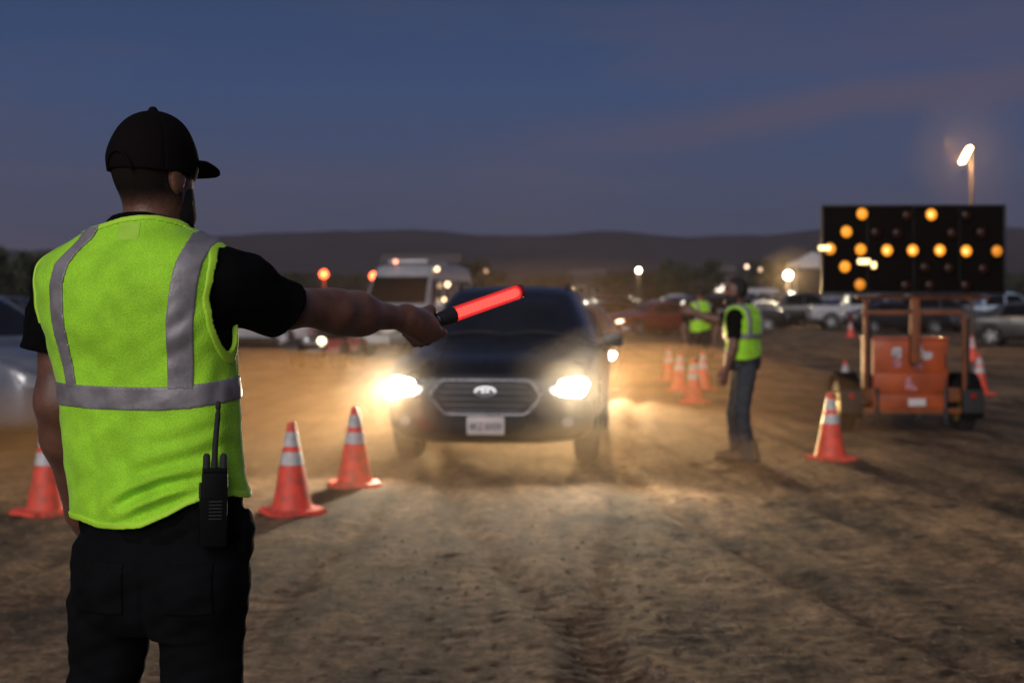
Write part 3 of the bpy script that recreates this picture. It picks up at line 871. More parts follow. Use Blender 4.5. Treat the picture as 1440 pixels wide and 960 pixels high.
# ---------------------------------------------------------------- quad bike seen under the outstretched arm
def build_quad():
    d = GD(521); x = (455 - 720) / FPX * d
    root = empty('quad_bike', (x, d + .6, gz(x, d)), R(-12))
    tag(root, 'dark quad bike with one round headlamp lit, beyond the outstretched arm', 'quad bike')
    blk = M('quad_black', (.02, .02, .022), .5); red = M('quad_red', (.30, .03, .025), .4, coat=.4)
    for s in (-1, 1):
        add_wheel(root, s * .46, -.62, .28, .24, rim_mat=m_darkmetal); add_wheel(root, s * .46, .62, .28, .26, rim_mat=m_darkmetal)
        for y in (-.62, .62):
            bm = bmesh.new()
            pts = [(s * .46, y + .36 * math.cos(a), .30 + .34 * math.sin(a)) for a in np.linspace(.25, 2.9, 9)]
            for a, b in zip(pts, pts[1:]):
                c = (Vector(a) + Vector(b)) / 2; dv = Vector(b) - Vector(a)
                box(bm, c, (.30, dv.length * 1.08, .025), .004, rot=Matrix.Rotation(math.atan2(dv.z, dv.y), 4, 'X'))
            new_obj('mudguard', bm_mesh(bm, True, auto=35), red if s > 0 else blk, root)
        bm = bmesh.new(); box(bm, (s * .30, .0, .33), (.16, .5, .04), .01); new_obj('footrest', bm_mesh(bm), blk, root)
    bm = bmesh.new(); box(bm, (0, -.05, .52), (.34, 1.25, .26), .06, taper=(.7, .9)); box(bm, (0, -.62, .60), (.42, .40, .22), .07, taper=(.7, .8))
    new_obj('body', bm_mesh(bm, True, auto=40), blk, root)
    bm = bmesh.new(); box(bm, (0, .28, .74), (.32, .75, .13), .05, taper=(.85, .95)); new_obj('seat', bm_mesh(bm, True, auto=40), m_rubber, root)
    bm = bmesh.new(); tube(bm, [(-.40, -.30, .98), (-.22, -.36, 1.0), (-.08, -.42, .92), (.08, -.42, .92), (.22, -.36, 1.0), (.40, -.30, .98)], .015, 8)
    tube(bm, [(0, -.40, .92), (0, -.52, .66)], .025, 8); new_obj('handlebar', bm_mesh(bm, True), m_darkmetal, root)
    for z, rr, hw in ((.40, .018, .34), (.56, .014, .28)):
        bm = bmesh.new(); tube(bm, [(-hw, -.80, z), (-hw * .8, -1.0, z), (0, -1.04, z), (hw * .8, -1.0, z), (hw, -.80, z)], rr, 8)
        new_obj('bumper_bar', bm_mesh(bm, True), m_alloy, root)
    for s, m in ((1, lightmat('quad_lamp', (1, .8, .5), 6.0)), (-1, m_lens)):
        bm = bmesh.new(); lathe(bm, [(0, -.02), (.06, -.015), (.085, 0), (.085, .04), (0, .05)], 16, 'Y'); new_obj('headlamp', bm_mesh(bm, True, auto=40), m, root, (s * .17, -.85, .60))
    for y in (-.66, .70):
        bm = bmesh.new()
        for k in range(5): tube(bm, [(-.26 + .13 * k, y - .22, .84), (-.26 + .13 * k, y + .22, .84)], .009, 6)
        tube(bm, [(-.28, y - .22, .84), (.28, y - .22, .84), (.28, y + .22, .84), (-.28, y + .22, .84)], .011, 6, closed=True)
        tube(bm, [(-.2, y, .84), (-.16, y, .66)], .011, 6); tube(bm, [(.2, y, .84), (.16, y, .66)], .011, 6)
        new_obj('cargo_rack', bm_mesh(bm, True), m_darkmetal, root)
build_quad()
# ================================================================== arrow board trailer
m_orange = M('trailer_orange', (.44, .075, .011), .5, var=.25, vscale=3.0, coat=.2, bump=.15, bscale=40)
m_orange2 = M('trailer_mast', (.22, .06, .013), .6, var=.25, vscale=5)
m_board = M('board_black', (.004, .003, .003), .85, var=.3, vscale=4, spec=.06)
def build_sign():
    d = 16.4
    s = FPX / d
    base = PX(1274, 605, d); base.z = gz(base.x, d)
    root = empty('arrow_board_trailer', base)
    tag(root, 'orange trailer carrying a black arrow board with lit amber lamps', 'arrow board')
    def X(px, y=0.0): return (px - 720) / FPX * (d + y) - base.x
    def Z(py, y=0.0): return CAM_H - (py - HORIZON) / FPX * (d + y)
    def part(nm, m, fn, parent=root, smooth=True, auto=35):
        bm = bmesh.new(); fn(bm); return new_obj(nm, bm_mesh(bm, smooth, auto=auto), m, parent)
    # board
    yb = -.42
    bx0, bx1, bz0, bz1 = X(1154, yb), X(1413, yb), Z(413, yb), Z(287, yb)
    board = part('board', m_board, lambda bm: box(bm, ((bx0 + bx1) / 2, yb, (bz0 + bz1) / 2), (bx1 - bx0, .06, bz1 - bz0), .008))
    cx, cz, bw, bh = (bx0 + bx1) / 2, (bz0 + bz1) / 2, bx1 - bx0, bz1 - bz0
    for (c, sz) in (((cx, yb - .038, bz1 - .012), (bw, .022, .024)), ((cx, yb - .038, bz0 + .012), (bw, .022, .024)),
                    ((bx0 + .012, yb - .038, cz), (.024, .022, bh - .05)), ((bx1 - .012, yb - .038, cz), (.024, .022, bh - .05))):
        part('edge_strip', m_darkmetal, lambda bm: box(bm, c, sz, .004), board)
    for k in range(1, 4):
        part('panel_joint', m_darkmetal, lambda bm: box(bm, (bx0 + bw * k / 4, yb - .031, cz), (.008, .006, bh - .06)), board)
    amber = [lightmat('amber_%d' % i, (1.0, .34, .025), v) for i, v in enumerate((.42, .95, 1.25))]
    hot = lightmat('amber_hot', (1.0, .62, .20), 2.2)
    m_dead = M('unlit_lamp', (.035, .013, .008), .35, spec=.25)
    lit = [(1166, 349, 1), (1209, 350, 1), (1246, 351, 2), (1282, 351, 2), (1320, 351, 2), (1357, 352, 2), (1400, 352, 0),
           (1189, 325, 1), (1187, 374, 1), (1211, 300, 1), (1208, 399, 0), (1308, 301, 2)]
    dead = [(1274, 302), (1357, 302), (1378, 326), (1337, 327), (1299, 375), (1333, 376), (1272, 400), (1306, 400), (1356, 400), (1381, 377), (1230, 326), (1260, 327)]
    yl = yb - .032
    for px, py, v in lit + [(a, b, -1) for a, b in dead]:
        lx, lz = X(px, yb), Z(py, yb)
        rr = .060
        hood = part('lamp_hood', m_board, lambda bm: (lathe(bm, [(rr + .012, 0), (rr + .012, -.035), (rr + .006, -.035), (rr + .006, 0)], 20, 'Y', (lx, yl, lz), cap=False)), board)
        part('lamp', amber[v] if v >= 0 else m_dead, lambda bm: lathe(bm, [(rr + .004, 0), (rr * .9, -.012), (rr * .5, -.024), (0, -.028)], 20, 'Y', (lx, yl, lz)), hood)
        if v == 2:
            part('bulb', hot, lambda bm: lathe(bm, [(.022, -.027), (.016, -.036), (0, -.040)], 12, 'Y', (lx - .012, yl, lz - .004)), hood)
    # small glowing boxes: one on the left edge, two on the face
    ww = lightmat('glow_box', (1.0, .74, .38), 2.2)
    for (px, py, w, h) in ((1157, 348, .13, .055), (1212, 367, .135, .06), (1226, 372, .05, .07)):
        wl = part('glow_box', m_darkmetal, lambda bm: box(bm, (X(px, yb), yl - .03, Z(py, yb)), (w + .02, .05, h + .02), .01), board)
        part('glow_box_front', ww, lambda bm: box(bm, (X(px, yb), yl - .06, Z(py, yb)), (w, .012, h), .012), wl)
    # mast and lifting frame
    part('mast', m_orange2, lambda bm: (box(bm, (0, -.36, (Z(412, -.36) + Z(509, -.36)) / 2), (.085, .085, Z(412, -.36) - Z(509, -.36)), .008)))
    part('mast_sleeve', m_orange2, lambda bm: box(bm, (0, -.36, Z(470)), (.105, .105, .62), .01))
    part('mast_pin', m_chrome, lambda bm: lathe(bm, [(0, -.03), (.016, -.03), (.016, .03), (0, .03)], 12, 'Y', (0, -.43, Z(507))))
    for px, top in ((1208, 414), (1344, 440)):
        part('upright', m_orange2, lambda bm: box(bm, (X(px), -.30, (Z(top) + .42) / 2), (.042, .042, Z(top) - .42), .006))
        part('brace', m_darkmetal, lambda bm: tube(bm, [(X(px) + .055, -.26, Z(425 if px < 1250 else 445)), (X(px) + .06, -.22, .5)], .028, 8))
    part('cross_bar', m_orange2, lambda bm: box(bm, (X(1272), -.30, Z(438)), (X(1346) - X(1206), .045, .05), .006))
    part('board_rail', m_orange2, lambda bm: box(bm, (X(1285), -.36, Z(417)), (1.5, .05, .045), .006))
    # cabinet made of two doors and a lower skirt
    x0, x1 = X(1228, -.28), X(1333, -.28)
    cab = part('cabinet', m_orange, lambda bm: box(bm, ((x0 + x1) / 2, .0, (Z(476) + Z(572)) / 2), (x1 - x0, .56, Z(476) - Z(572)), .012))
    part('lid', m_orange, lambda bm: box(bm, ((x0 + x1) / 2, 0, Z(474)), (x1 - x0 + .03, .60, .03), .01), cab)
    part('door_panel', m_orange, lambda bm: box(bm, ((x0 + x1) / 2, -.285, (Z(480) + Z(520)) / 2), (x1 - x0 - .05, .012, Z(480) - Z(520)), .005), cab)
    part('door_panel', m_orange, lambda bm: box(bm, ((x0 + x1) / 2, -.285, (Z(523) + Z(549)) / 2), (x1 - x0 - .05, .012, Z(523) - Z(549)), .005), cab)
    part('skirt_panel', m_orange, lambda bm: box(bm, ((x0 + x1) / 2, -.285, (Z(552) + Z(570)) / 2), (x1 - x0 - .02, .014, Z(552) - Z(570)), .005), cab)
    part('hinge', m_darkmetal, lambda bm: box(bm, (x1 - .03, -.296, Z(505)), (.018, .012, .17), .003), cab)
    part('hinge', m_darkmetal, lambda bm: box(bm, (x1 - .03, -.296, Z(536)), (.018, .012, .11), .003), cab)
    # worn pale emblem and stickers on the doors
    m_sticker = M('sticker', (.55, .50, .52), .6, var=.35, vscale=14)
    m_pink = M('sticker_pink', (.50, .20, .24), .6, var=.35, vscale=18)
    def sticker(poly, m, nm='emblem'):
        def fn(bm):
            pts = densify([(X(a, -.28), Z(b, -.28)) for a, b in poly], .02, .02)
            vs = [bm.verts.new((p.x, -.2935, p.y)) for p in pts]; f = bm.faces.new(vs)
            r = bmesh.ops.extrude_face_region(bm, geom=[f])
            for v in r['geom']:
                if isinstance(v, bmesh.types.BMVert): v.co.y += -.003
        part(nm, m, fn, cab)
    sticker([(1253, 490), (1257, 487), (1267, 487), (1267, 502), (1262, 503), (1253, 498)], m_sticker)
    sticker([(1280, 483), (1295, 482), (1297, 492), (1303, 494), (1311, 494), (1310, 503), (1300, 505), (1296, 502), (1280, 501)], m_sticker)
    sticker([(1253, 504), (1266, 504), (1267, 515), (1256, 515)], m_pink); sticker([(1284, 506), (1297, 507), (1296, 518), (1285, 517)], m_pink)
    sticker([(1274, 529), (1280, 528), (1283, 540), (1290, 545), (1289, 548), (1272, 546)], m_pink)
    part('license_plate', m_plate, lambda bm: box(bm, (X(1279), -.306, Z(562)), (.20, .012, .085), .004))
    # frame, axle, wheels with black mudguards, tail lamps, hitch
    part('rear_beam', m_orange2, lambda bm: box(bm, (X(1273), -.24, Z(574)), (1.24, .07, .06), .006))
    part('front_beam', m_orange2, lambda bm: box(bm, (X(1273), .55, Z(574)), (1.0, .07, .06), .006))
    part('axle', m_darkmetal, lambda bm: tube(bm, [(X(1188), .05, .30), (X(1356), .05, .30)], .03, 10))
    part('drawbar', m_orange2, lambda bm: (tube(bm, [(-.42, .5, .36), (0, 1.7, .40)], .035, 8), tube(bm, [(.42, .5, .36), (0, 1.7, .40)], .035, 8)))
    part('hitch', m_darkmetal, lambda bm: box(bm, (X(1280), -.30, Z(582)), (.05, .12, .07), .01))
    for px, sg in ((1188, -1), (1356, 1)):
        add_wheel(root, X(px), .05, .30, .17, rim_mat=M('rim_yellow', (.55, .42, .12), .45, metal=.3))
        def guard(bm):
            prev = None
            for a in np.linspace(-.35, math.pi + .35, 13):
                p = Vector((X(px), .05 - .37 * math.cos(a), .30 + .37 * math.sin(a)))
                if prev is not None:
                    dv = p - prev; box(bm, (p + prev) / 2, (.25, dv.length * 1.06, .022), .003, rot=Matrix.Rotation(math.atan2(dv.z, dv.y), 4, 'X'))
                prev = p
        part('mudguard', M('mudguard_black', (.006, .006, .006), .95, spec=.08), guard)
        part('mudflap', m_rubber, lambda bm: box(bm, (X(px), -.325, .37), (.24, .014, .26), .004))
        part('tail_lamp', m_redlens, lambda bm: lathe(bm, [(.035, 0), (.03, -.02), (0, -.025)], 14, 'Y', (X(px) - sg * .0, -.334, .43)))
        part('outrigger', m_orange2, lambda bm: box(bm, (X(px) - sg * .22, -.20, Z(552)), (.30, .09, .16), .012))
        part('jack_leg', m_darkmetal, lambda bm: (tube(bm, [(X(px) - sg * .30, -.28, .52), (X(px) - sg * .30, -.28, .14)], .026, 8), lathe(bm, [(.07, .12), (.07, .14), (.02, .16)], 12, 'Z', (X(px) - sg * .30, -.28, 0))))
    return root
build_sign()

# ================================================================== traffic cones
m_cone = M('cone_orange', (.86, .080, .045), .55, col2=(.42, .075, .048), vscale=11, bump=.1, bscale=30)
m_collar = M('cone_collar', (.58, .56, .56), .45, var=.2, vscale=16)
def cone_meshes(H=.64):
    def rad(z): return .145 + (.026 - .145) * (z - .03) / (H - .03)
    bm = bmesh.new()
    pr = [(rad(.028) + .012, .028), (rad(.05), .05)]
    for z in np.linspace(.06, H - .012, 22): pr.append((rad(z), z))
    pr += [(rad(H) - .004, H), (rad(H) - .012, H), (rad(H) - .014, H - .05)]
    lathe(bm, pr, 28, 'Z', cap=False)
    body = bm_mesh(bm, True, auto=40)
    bm = bmesh.new()
    r = bmesh.ops.create_cube(bm, size=1.0)
    for v in r['verts']: v.co = Vector((v.co.x * (.41 if v.co.z < 0 else .39), v.co.y * (.41 if v.co.z < 0 else .39), .018 + v.co.z * .030))
    bmesh.ops.bevel(bm, geom=[e for e in bm.edges if abs(e.verts[0].co.z - e.verts[1].co.z) > .01], offset=.05, segments=4, affect='EDGES')
    for sx in (-1, 1):
        for sy in (-1, 1): box(bm, (sx * .15, sy * .15, .004), (.05, .05, .014))
    base = bm_mesh(bm)
    cols = []
    for z0, z1 in ((.345, .435), (.475, .575)):
        bm = bmesh.new(); lathe(bm, [(rad(z0), z0), (rad(z0) + .003, z0), (rad((z0 + z1) / 2) + .003, (z0 + z1) / 2), (rad(z1) + .003, z1), (rad(z1), z1)], 28, 'Z', cap=False)
        cols.append(bm_mesh(bm, True, auto=30))
    return body, base, cols
CONE = cone_meshes()
def cone(px, py, label, rz=0.0, tilt=(0, 0), group='traffic cones', d=None):
    d = d or GD(py); x = (px - 720) / FPX * d
    root = empty('traffic_cone', (x, d, gz(x, d) + .002), rz)
    root.rotation_euler = (tilt[0], tilt[1], rz)
    tag(root, label, 'traffic cone', group)
    new_obj('cone_body', CONE[0], m_cone, root); new_obj('base', CONE[1], m_cone, root)
    for c in CONE[2]: new_obj('reflective_collar', c, m_collar, root)
    return root
cone(411, 721, 'orange cone with two grey bands, the nearer of the pair beside the SUV', .5, (.012, -.015))
cone(499, 684, 'orange cone between the banded cone and the headlight of the dark SUV', .2)
cone(66, 723, 'orange cone half hidden behind the left forearm of the man with the wand', .9)
cone(1168, 646, 'orange cone in front of the left wheel of the arrow board trailer', .35)
cone(940, 535, 'rearmost cone of the cluster at the feet of the man in shorts', .6)
cone(954, 551, 'upright cone with white bands left of the man in shorts', .1, (0, .05))
cone(975, 567, 'foremost cone of the cluster by the man in shorts', 1.1)
cone(988, 549, 'cone right of the legs of the man in shorts', .8)
cone(1377, 554, 'cone with white bands behind the right wheel of the arrow board trailer', .3)
cone(1367, 508, 'small far cone at the foot of the light pole', .3)
cone(1189, 572, 'cone hidden behind the left mudguard of the arrow board trailer', .3)
cone(1196, 475, 'tiny far cone left of the trailer mast frame', .3)

# ================================================================== lamps on poles
def floodlight(name, px, pbase, plamp, label, emis, col, r=.16, power=0, head='flood', Dist=None, armx=-.22):
    d = Dist or GD(pbase); x = (px - 720) / FPX * d
    H = CAM_H + (HORIZON - plamp) / FPX * d
    root = empty(name, (x, d, gz(x, d) if d < 60 else 0)); tag(root, label, 'lamp post')
    mp = M('pole_steel', (.10, .07, .05), .7, metal=.2)
    bm = bmesh.new(); tube(bm, [(0, 0, 0), (0, 0, H * .5), (0, 0, H + (.25 if head == 'flood' else -.05))], [.075, .06, .042], 12); lathe(bm, [(.2, 0), (.2, .03), (.11, .05)], 16)
    new_obj('pole', bm_mesh(bm, True, auto=40), mp, root)
    ml = lightmat('flood_' + name + str(px), col, emis)
    bm = bmesh.new()
    if head == 'flood':
        rot = Matrix.Rotation(R(28), 4, 'Y')
        box(bm, (armx * .35, 0, H + .12), (.16, .34, .42), .04, rot=rot)
        h = new_obj('lamp_head', bm_mesh(bm, True, auto=40), m_darkmetal, root)
        bm = bmesh.new(); box(bm, (armx * .35 - .10, -.02, H + .06), (.06, .36, .52), .02, rot=rot)
        new_obj('lamp_glass', bm_mesh(bm, True, auto=40), ml, h)
    else:
        box(bm, (0, .1, H), (.30, .16, .30), .05); h = new_obj('lamp_head', bm_mesh(bm, True, auto=40), m_darkmetal, root)
        bm = bmesh.new(); bmesh.ops.create_uvsphere(bm, u_segments=16, v_segments=10, radius=r); new_obj('lamp_glass', bm_mesh(bm, True), ml, h, (0, -.08, H))
    if power:
        l = bpy.data.lights.new('lamp_light', 'POINT'); l.energy = power; l.color = col; l.shadow_soft_size = .15
        o = bpy.data.objects.new('lamp_light', l); COL.objects.link(o); o.parent = root; o.location = (armx * 1.6 if head == 'flood' else 0, -.35, H)
floodlight('light_pole', 1366, 492, 222, 'tall pole with a tilted warm floodlight rising behind the arrow board', 20.0, (1.0, .66, .33), power=420)
floodlight('lamp_post', 1108, 0, 387, 'low lamp post with a glaring white lamp above the black pickup', 90.0, (1.0, .84, .55), r=.20, power=800, head='ball', Dist=78.0)
floodlight('lamp_post', 898, 0, 380, 'lamp post with a small round white lamp between the trees', 22.0, (1.0, .86, .62), r=.15, power=300, head='ball', Dist=105.0)
floodlight('lamp_post', 456, 0, 386, 'post with a red warning lamp left of the white van', 9.0, (1.0, .10, .03), r=.13, power=60, head='ball', Dist=44.0)
floodlight('lamp_post', 1050, 0, 375, 'distant lamp post with a faint lamp near the white lit window', 3.0, (1.0, .70, .48), r=.16, head='ball', Dist=120.0)
floodlight('lamp_post', 1069, 0, 379, 'distant lamp post, fainter of two by the lit window', 1.6, (1.0, .66, .42), r=.16, head='ball', Dist=128.0)
floodlight('lamp_post', 683, 0, 381, 'distant lamp post with a faint amber lamp behind the roof of the dark SUV', 1.8, (1.0, .55, .30), r=.17, head='ball', Dist=118.0)
floodlight('lamp_post', 664, 0, 412, 'very low amber lamp behind the tip of the hand', 6.0, (1.0, .66, .30), r=.14, head='ball', Dist=46.0)

# ================================================================== far buildings and a tent
def house(px0, px1, ptop, D, label, wall, lit=(), roofh=.8, cat='building', name='house'):
    x0, x1 = (px0 - 720) / FPX * D, (px1 - 720) / FPX * D
    H = CAM_H + (HORIZON - ptop) / FPX * D
    root = empty(name, ((x0 + x1) / 2, D, 0)); tag(root, label, cat)
    w = x1 - x0; dp = 6.0; he = H - roofh
    bm = bmesh.new(); box(bm, (0, dp / 2, he / 2), (w, dp, he), 0); new_obj('wall', bm_mesh(bm), wall, root)
    bm = bmesh.new()
    ov = .35
    vs = [bm.verts.new(p) for p in ((-w / 2 - ov, -ov, he), (w / 2 + ov, -ov, he), (w / 2 + ov, dp + ov, he), (-w / 2 - ov, dp + ov, he), (-w / 2 - ov, dp / 2, H), (w / 2 + ov, dp / 2, H))]
    for f in ((0, 1, 5, 4), (2, 3, 4, 5), (0, 4, 3), (1, 2, 5), (3, 2, 1, 0)): bm.faces.new([vs[i] for i in f])
    new_obj('roof', bm_mesh(bm), M('roof_grey', (.16, .13, .12), .8), root)
    n = max(2, int(w / 3))
    for k in range(n):
        xc = -w / 2 + w * (k + .5) / n
        on = k in lit
        bm = bmesh.new(); box(bm, (xc, -.03, he * .58), (1.3, .08, 1.1), .02); f = new_obj('window', bm_mesh(bm), M('trim_white', (.5, .5, .48), .6), root)
        bm = bmesh.new(); box(bm, (xc, -.08, he * .58), (1.1, .03, .9), .01)
        new_obj('pane', bm_mesh(bm), lightmat('lit_window', (1.0, .86, .70), 2.2) if on else m_glass, f)
    bm = bmesh.new(); box(bm, (w * .32, -.04, 1.0), (.95, .1, 2.0), .02); new_obj('door', bm_mesh(bm), M('door_brown', (.12, .07, .04), .6), root)
m_stucco = M('stucco', (.20, .16, .13), .9, var=.15, vscale=2, bump=.2)
house(540, 640, 355, 92, 'long low shed with a pale roof behind the white van', m_stucco, name='shed', roofh=.7)
house(1003, 1034, 372, 190, 'small far house with one bright window below the hills', M('stucco_dark', (.07, .06, .055), .9), lit=(0,), roofh=1.0)
house(806, 850, 378, 200, 'small far house beside the trees behind the SUV', M('stucco_dark', (.07, .06, .055), .9), roofh=1.0)
def tent():
    D = 96.0; x = (1143 - 720) / FPX * D
    root = empty('canopy_tent', (x, D, 0)); tag(root, 'white peaked canopy tent half behind the arrow board', 'tent')
    mw = M('tent_white', (.62, .58, .56), .8); h = CAM_H + (420 - 371) / FPX * D; H = CAM_H + (420 - 354) / FPX * D
    bm = bmesh.new(); n = 10; ring = []
    for (hw, z) in ((1.5, h - .30), (1.5, h), (.9, h + (H - h) * .38), (.35, h + (H - h) * .8), (.03, H)):
        ring.append([bm.verts.new((hw * a, hw * b, z)) for a, b in ((-1, -1), (0, -1), (1, -1), (1, 0), (1, 1), (0, 1), (-1, 1), (-1, 0))])
    for a, b in zip(ring, ring[1:]):
        for k in range(8): bm.faces.new((a[k], a[(k + 1) % 8], b[(k + 1) % 8], b[k]))
    new_obj('roof', bm_mesh(bm), mw, root)
    for sx in (-1, 1):
        for sy in (-1, 1):
            bm = bmesh.new(); tube(bm, [(sx * 1.46, sy * 1.46, 0), (sx * 1.46, sy * 1.46, h)], .04, 8); new_obj('leg', bm_mesh(bm, True), m_alloy, root)
tent()

# ================================================================== trees
m_bark = M('bark', (.05, .035, .025), .9, bump=.5, bscale=12)
m_leaf = M('leaf_dark', (.045, .06, .028), .7, var=.4, vscale=1.2)
m_leaf2 = M('leaf_olive', (.06, .065, .032), .7, var=.4, vscale=1.2)
def tree(px, ptop, D, width, label, seed, leaf=m_leaf, conifer=False, nl=2600):
    rg = np.random.default_rng(seed)
    x = (px - 720) / FPX * D; H = CAM_H + (HORIZON - ptop) / FPX * D
    root = empty('tree', (x, D, 0)); tag(root, label, 'tree', 'trees behind the parked cars')
    bm = bmesh.new()
    lean = (rg.random() - .5) * .5
    tr = [(lean * t * t, 0, H * .85 * t) for t in np.linspace(0, 1, 7)]
    tube(bm, tr, [max(.03, .16 * (1 - t) + .03) * H / 6 for t in np.linspace(0, 1, 7)], 8)
    tips = []
    nb = 26 if not conifer else 40
    for k in range(nb):
        t = .25 + .7 * rg.random(); a = rg.random() * 6.283
        p = Vector((lean * t * t, 0, H * .85 * t))
        ln = width * .5 * ((1.05 - t) * 1.2 if conifer else (.55 + .6 * rg.random()) * math.sin(min(1, t * 1.15 + .1) * 2.4))
        q = p + Vector((math.cos(a) * ln, math.sin(a) * ln, ln * (.1 if conifer else .35 + .4 * rg.random())))
        q.z = min(q.z, H * .97)
        tube(bm, [p, p.lerp(q, .5) + Vector((0, 0, .06 * ln)), q], [.035 * H / 6, .022 * H / 6, .008], 5)
        tips.append((p, q))
    new_obj('trunk', bm_mesh(bm, True), m_bark, root)
    tips = np.array([[*p, *q] for p, q in tips])
    i = rg.integers(0, len(tips), nl); t = rg.random(nl) ** .6 * .75 + .32
    c = tips[i, :3] * (1 - t[:, None]) + tips[i, 3:] * t[:, None]
    c += rg.normal(0, width * .055, (nl, 3)) * np.array([1, 1, .8])
    c[:, 2] = np.clip(c[:, 2], H * .10, H)
    sz = .055 * H / 6 * (1 + rg.random(nl)) * 1.8
    u = rg.normal(0, 1, (nl, 3)); u /= np.linalg.norm(u, axis=1)[:, None]
    v = rg.normal(0, 1, (nl, 3)); v -= u * (u * v).sum(1)[:, None]; v /= np.linalg.norm(v, axis=1)[:, None]
    a = u * sz[:, None]; b = v * sz[:, None] * .6
    V = np.stack([c - a, c - b * .8, c + a, c + b], 1).reshape(-1, 3)
    F = np.arange(4 * nl).reshape(-1, 4)
    new_obj('crown', np_mesh(V, F, smooth=False), leaf, root)
tree(938, 352, 130, 3.2, 'tall dark conifer behind the cars, right of the round white lamp', 1, conifer=True, nl=3600)
tree(915, 372, 128, 3.2, 'shorter dark tree at the left of the tall conifer', 2)
tree(962, 368, 126, 4.0, 'broad dark tree between the conifer and the far house', 3)
tree(994, 358, 135, 3.6, 'dark rounded tree beside the far lit window', 4)
tree(1078, 366, 132, 5.0, 'dark tree left of the glaring lamp', 5, m_leaf2)
tree(858, 384, 120, 4.6, 'low olive tree left of the round white lamp', 6, m_leaf2)
tree(655, 356, 98, 2.6, 'dark tree at the right end of the shed', 7, nl=3000)
tree(690, 366, 104, 3.0, 'smaller tree beyond the roof of the dark SUV', 8)
tree(770, 388, 125, 5.0, 'low bush-like tree straight behind the SUV roof', 9, m_leaf2)
tree(24, 350, 70, 3.4, 'dark tree above the white SUV at the left edge', 10, nl=3600)
tree(-20, 346, 72, 3.4, 'dark tree cut by the left edge of the field', 12, nl=3600)
tree(70, 356, 74, 3.0, 'dark tree behind the left shoulder of the man with the wand', 13, nl=3000)
tree(356, 386, 110, 4.6, 'low tree under the hill beyond the black sleeve', 14, m_leaf2)
tree(410, 384, 112, 4.6, 'low tree left of the red warning lamp', 15)
tree(480, 386, 108, 4.4, 'low tree between the red lamps', 16, m_leaf2)
tree(1430, 380, 120, 5.0, 'dark tree at the far right behind the pale blue pickup', 17)
# ================================================================== people (solid fields -> one skin)
def mx(L_):
    """largest of several fields (they may differ in shape)"""
    r = L_[0]
    for a in L_[1:]: r = np.maximum(r, a)
    return r

class Field:
    def __init__(s, lo, hi, h):
        s.lo = np.array(lo, float); s.h = h
        s.n = np.ceil((np.array(hi, float) - s.lo) / h).astype(int) + 1
        s.d = np.full(s.n, 0.3, np.float32)
        s.ax = [(s.lo[i] + h * np.arange(s.n[i])).astype(np.float32) for i in range(3)]
    def block(s, lo, hi):
        i0 = np.clip(((np.array(lo) - s.lo) / s.h).astype(int), 0, s.n - 1); i1 = np.clip(((np.array(hi) - s.lo) / s.h).astype(int) + 2, 1, s.n)
        sl = tuple(slice(a, max(b, a + 1)) for a, b in zip(i0, i1))
        return sl, s.ax[0][sl[0]][:, None, None], s.ax[1][sl[1]][None, :, None], s.ax[2][sl[2]][None, None, :]
    def all(s):
        return s.ax[0][:, None, None], s.ax[1][None, :, None], s.ax[2][None, None, :]
    def join(s, sl, d, k):
        a = s.d[sl]
        if k > 0:
            h = np.clip(.5 + .5 * (a - d) / k, 0, 1); s.d[sl] = (a * (1 - h) + d * h - k * h * (1 - h)).astype(np.float32)
        else: s.d[sl] = np.minimum(a, d)
    def cut(s, sl, d, k=.008):
        a = s.d[sl]; b = -d
        h = np.clip(.5 - .5 * (a - b) / k, 0, 1); s.d[sl] = (a * (1 - h) + b * h + k * h * (1 - h)).astype(np.float32)
    def cone(s, a, b, ra, rb, k=.02, cutit=False):
        a = np.array(a, float); b = np.array(b, float); m = max(ra, rb) + k + .03
        sl, x, y, z = s.block(np.minimum(a, b) - m, np.maximum(a, b) + m)
        s.join(sl, f_cone(x, y, z, a, b, ra, rb), k)
    def ell(s, c, r, ax=None, k=.02, cutit=False):
        c = np.array(c, float); m = max(r) + k + .03
        sl, x, y, z = s.block(c - m, c + m)
        d = f_ell(x, y, z, c, r, ax)
        (s.cut if cutit else s.join)(sl, d, k)
    def mesh(s, base):
        return nets(s.d, s.lo - np.array(base), s.h)

def f_cone(x, y, z, a, b, ra, rb):
    ab = b - a; L2 = max(1e-9, ab.dot(ab))
    t = np.clip(((x - a[0]) * ab[0] + (y - a[1]) * ab[1] + (z - a[2]) * ab[2]) / L2, 0, 1)
    return np.sqrt((x - a[0] - t * ab[0]) ** 2 + (y - a[1] - t * ab[1]) ** 2 + (z - a[2] - t * ab[2]) ** 2) - (ra + t * (rb - ra))
def f_ell(x, y, z, c, r, ax=None):
    px, py, pz = x - c[0], y - c[1], z - c[2]
    if ax is not None:
        px, py, pz = [px * v[0] + py * v[1] + pz * v[2] for v in ax]
    k0 = np.sqrt((px / r[0]) ** 2 + (py / r[1]) ** 2 + (pz / r[2]) ** 2)
    k1 = np.sqrt((px / r[0] ** 2) ** 2 + (py / r[1] ** 2) ** 2 + (pz / r[2] ** 2) ** 2)
    return k0 * (k0 - 1) / np.maximum(k1, 1e-6)

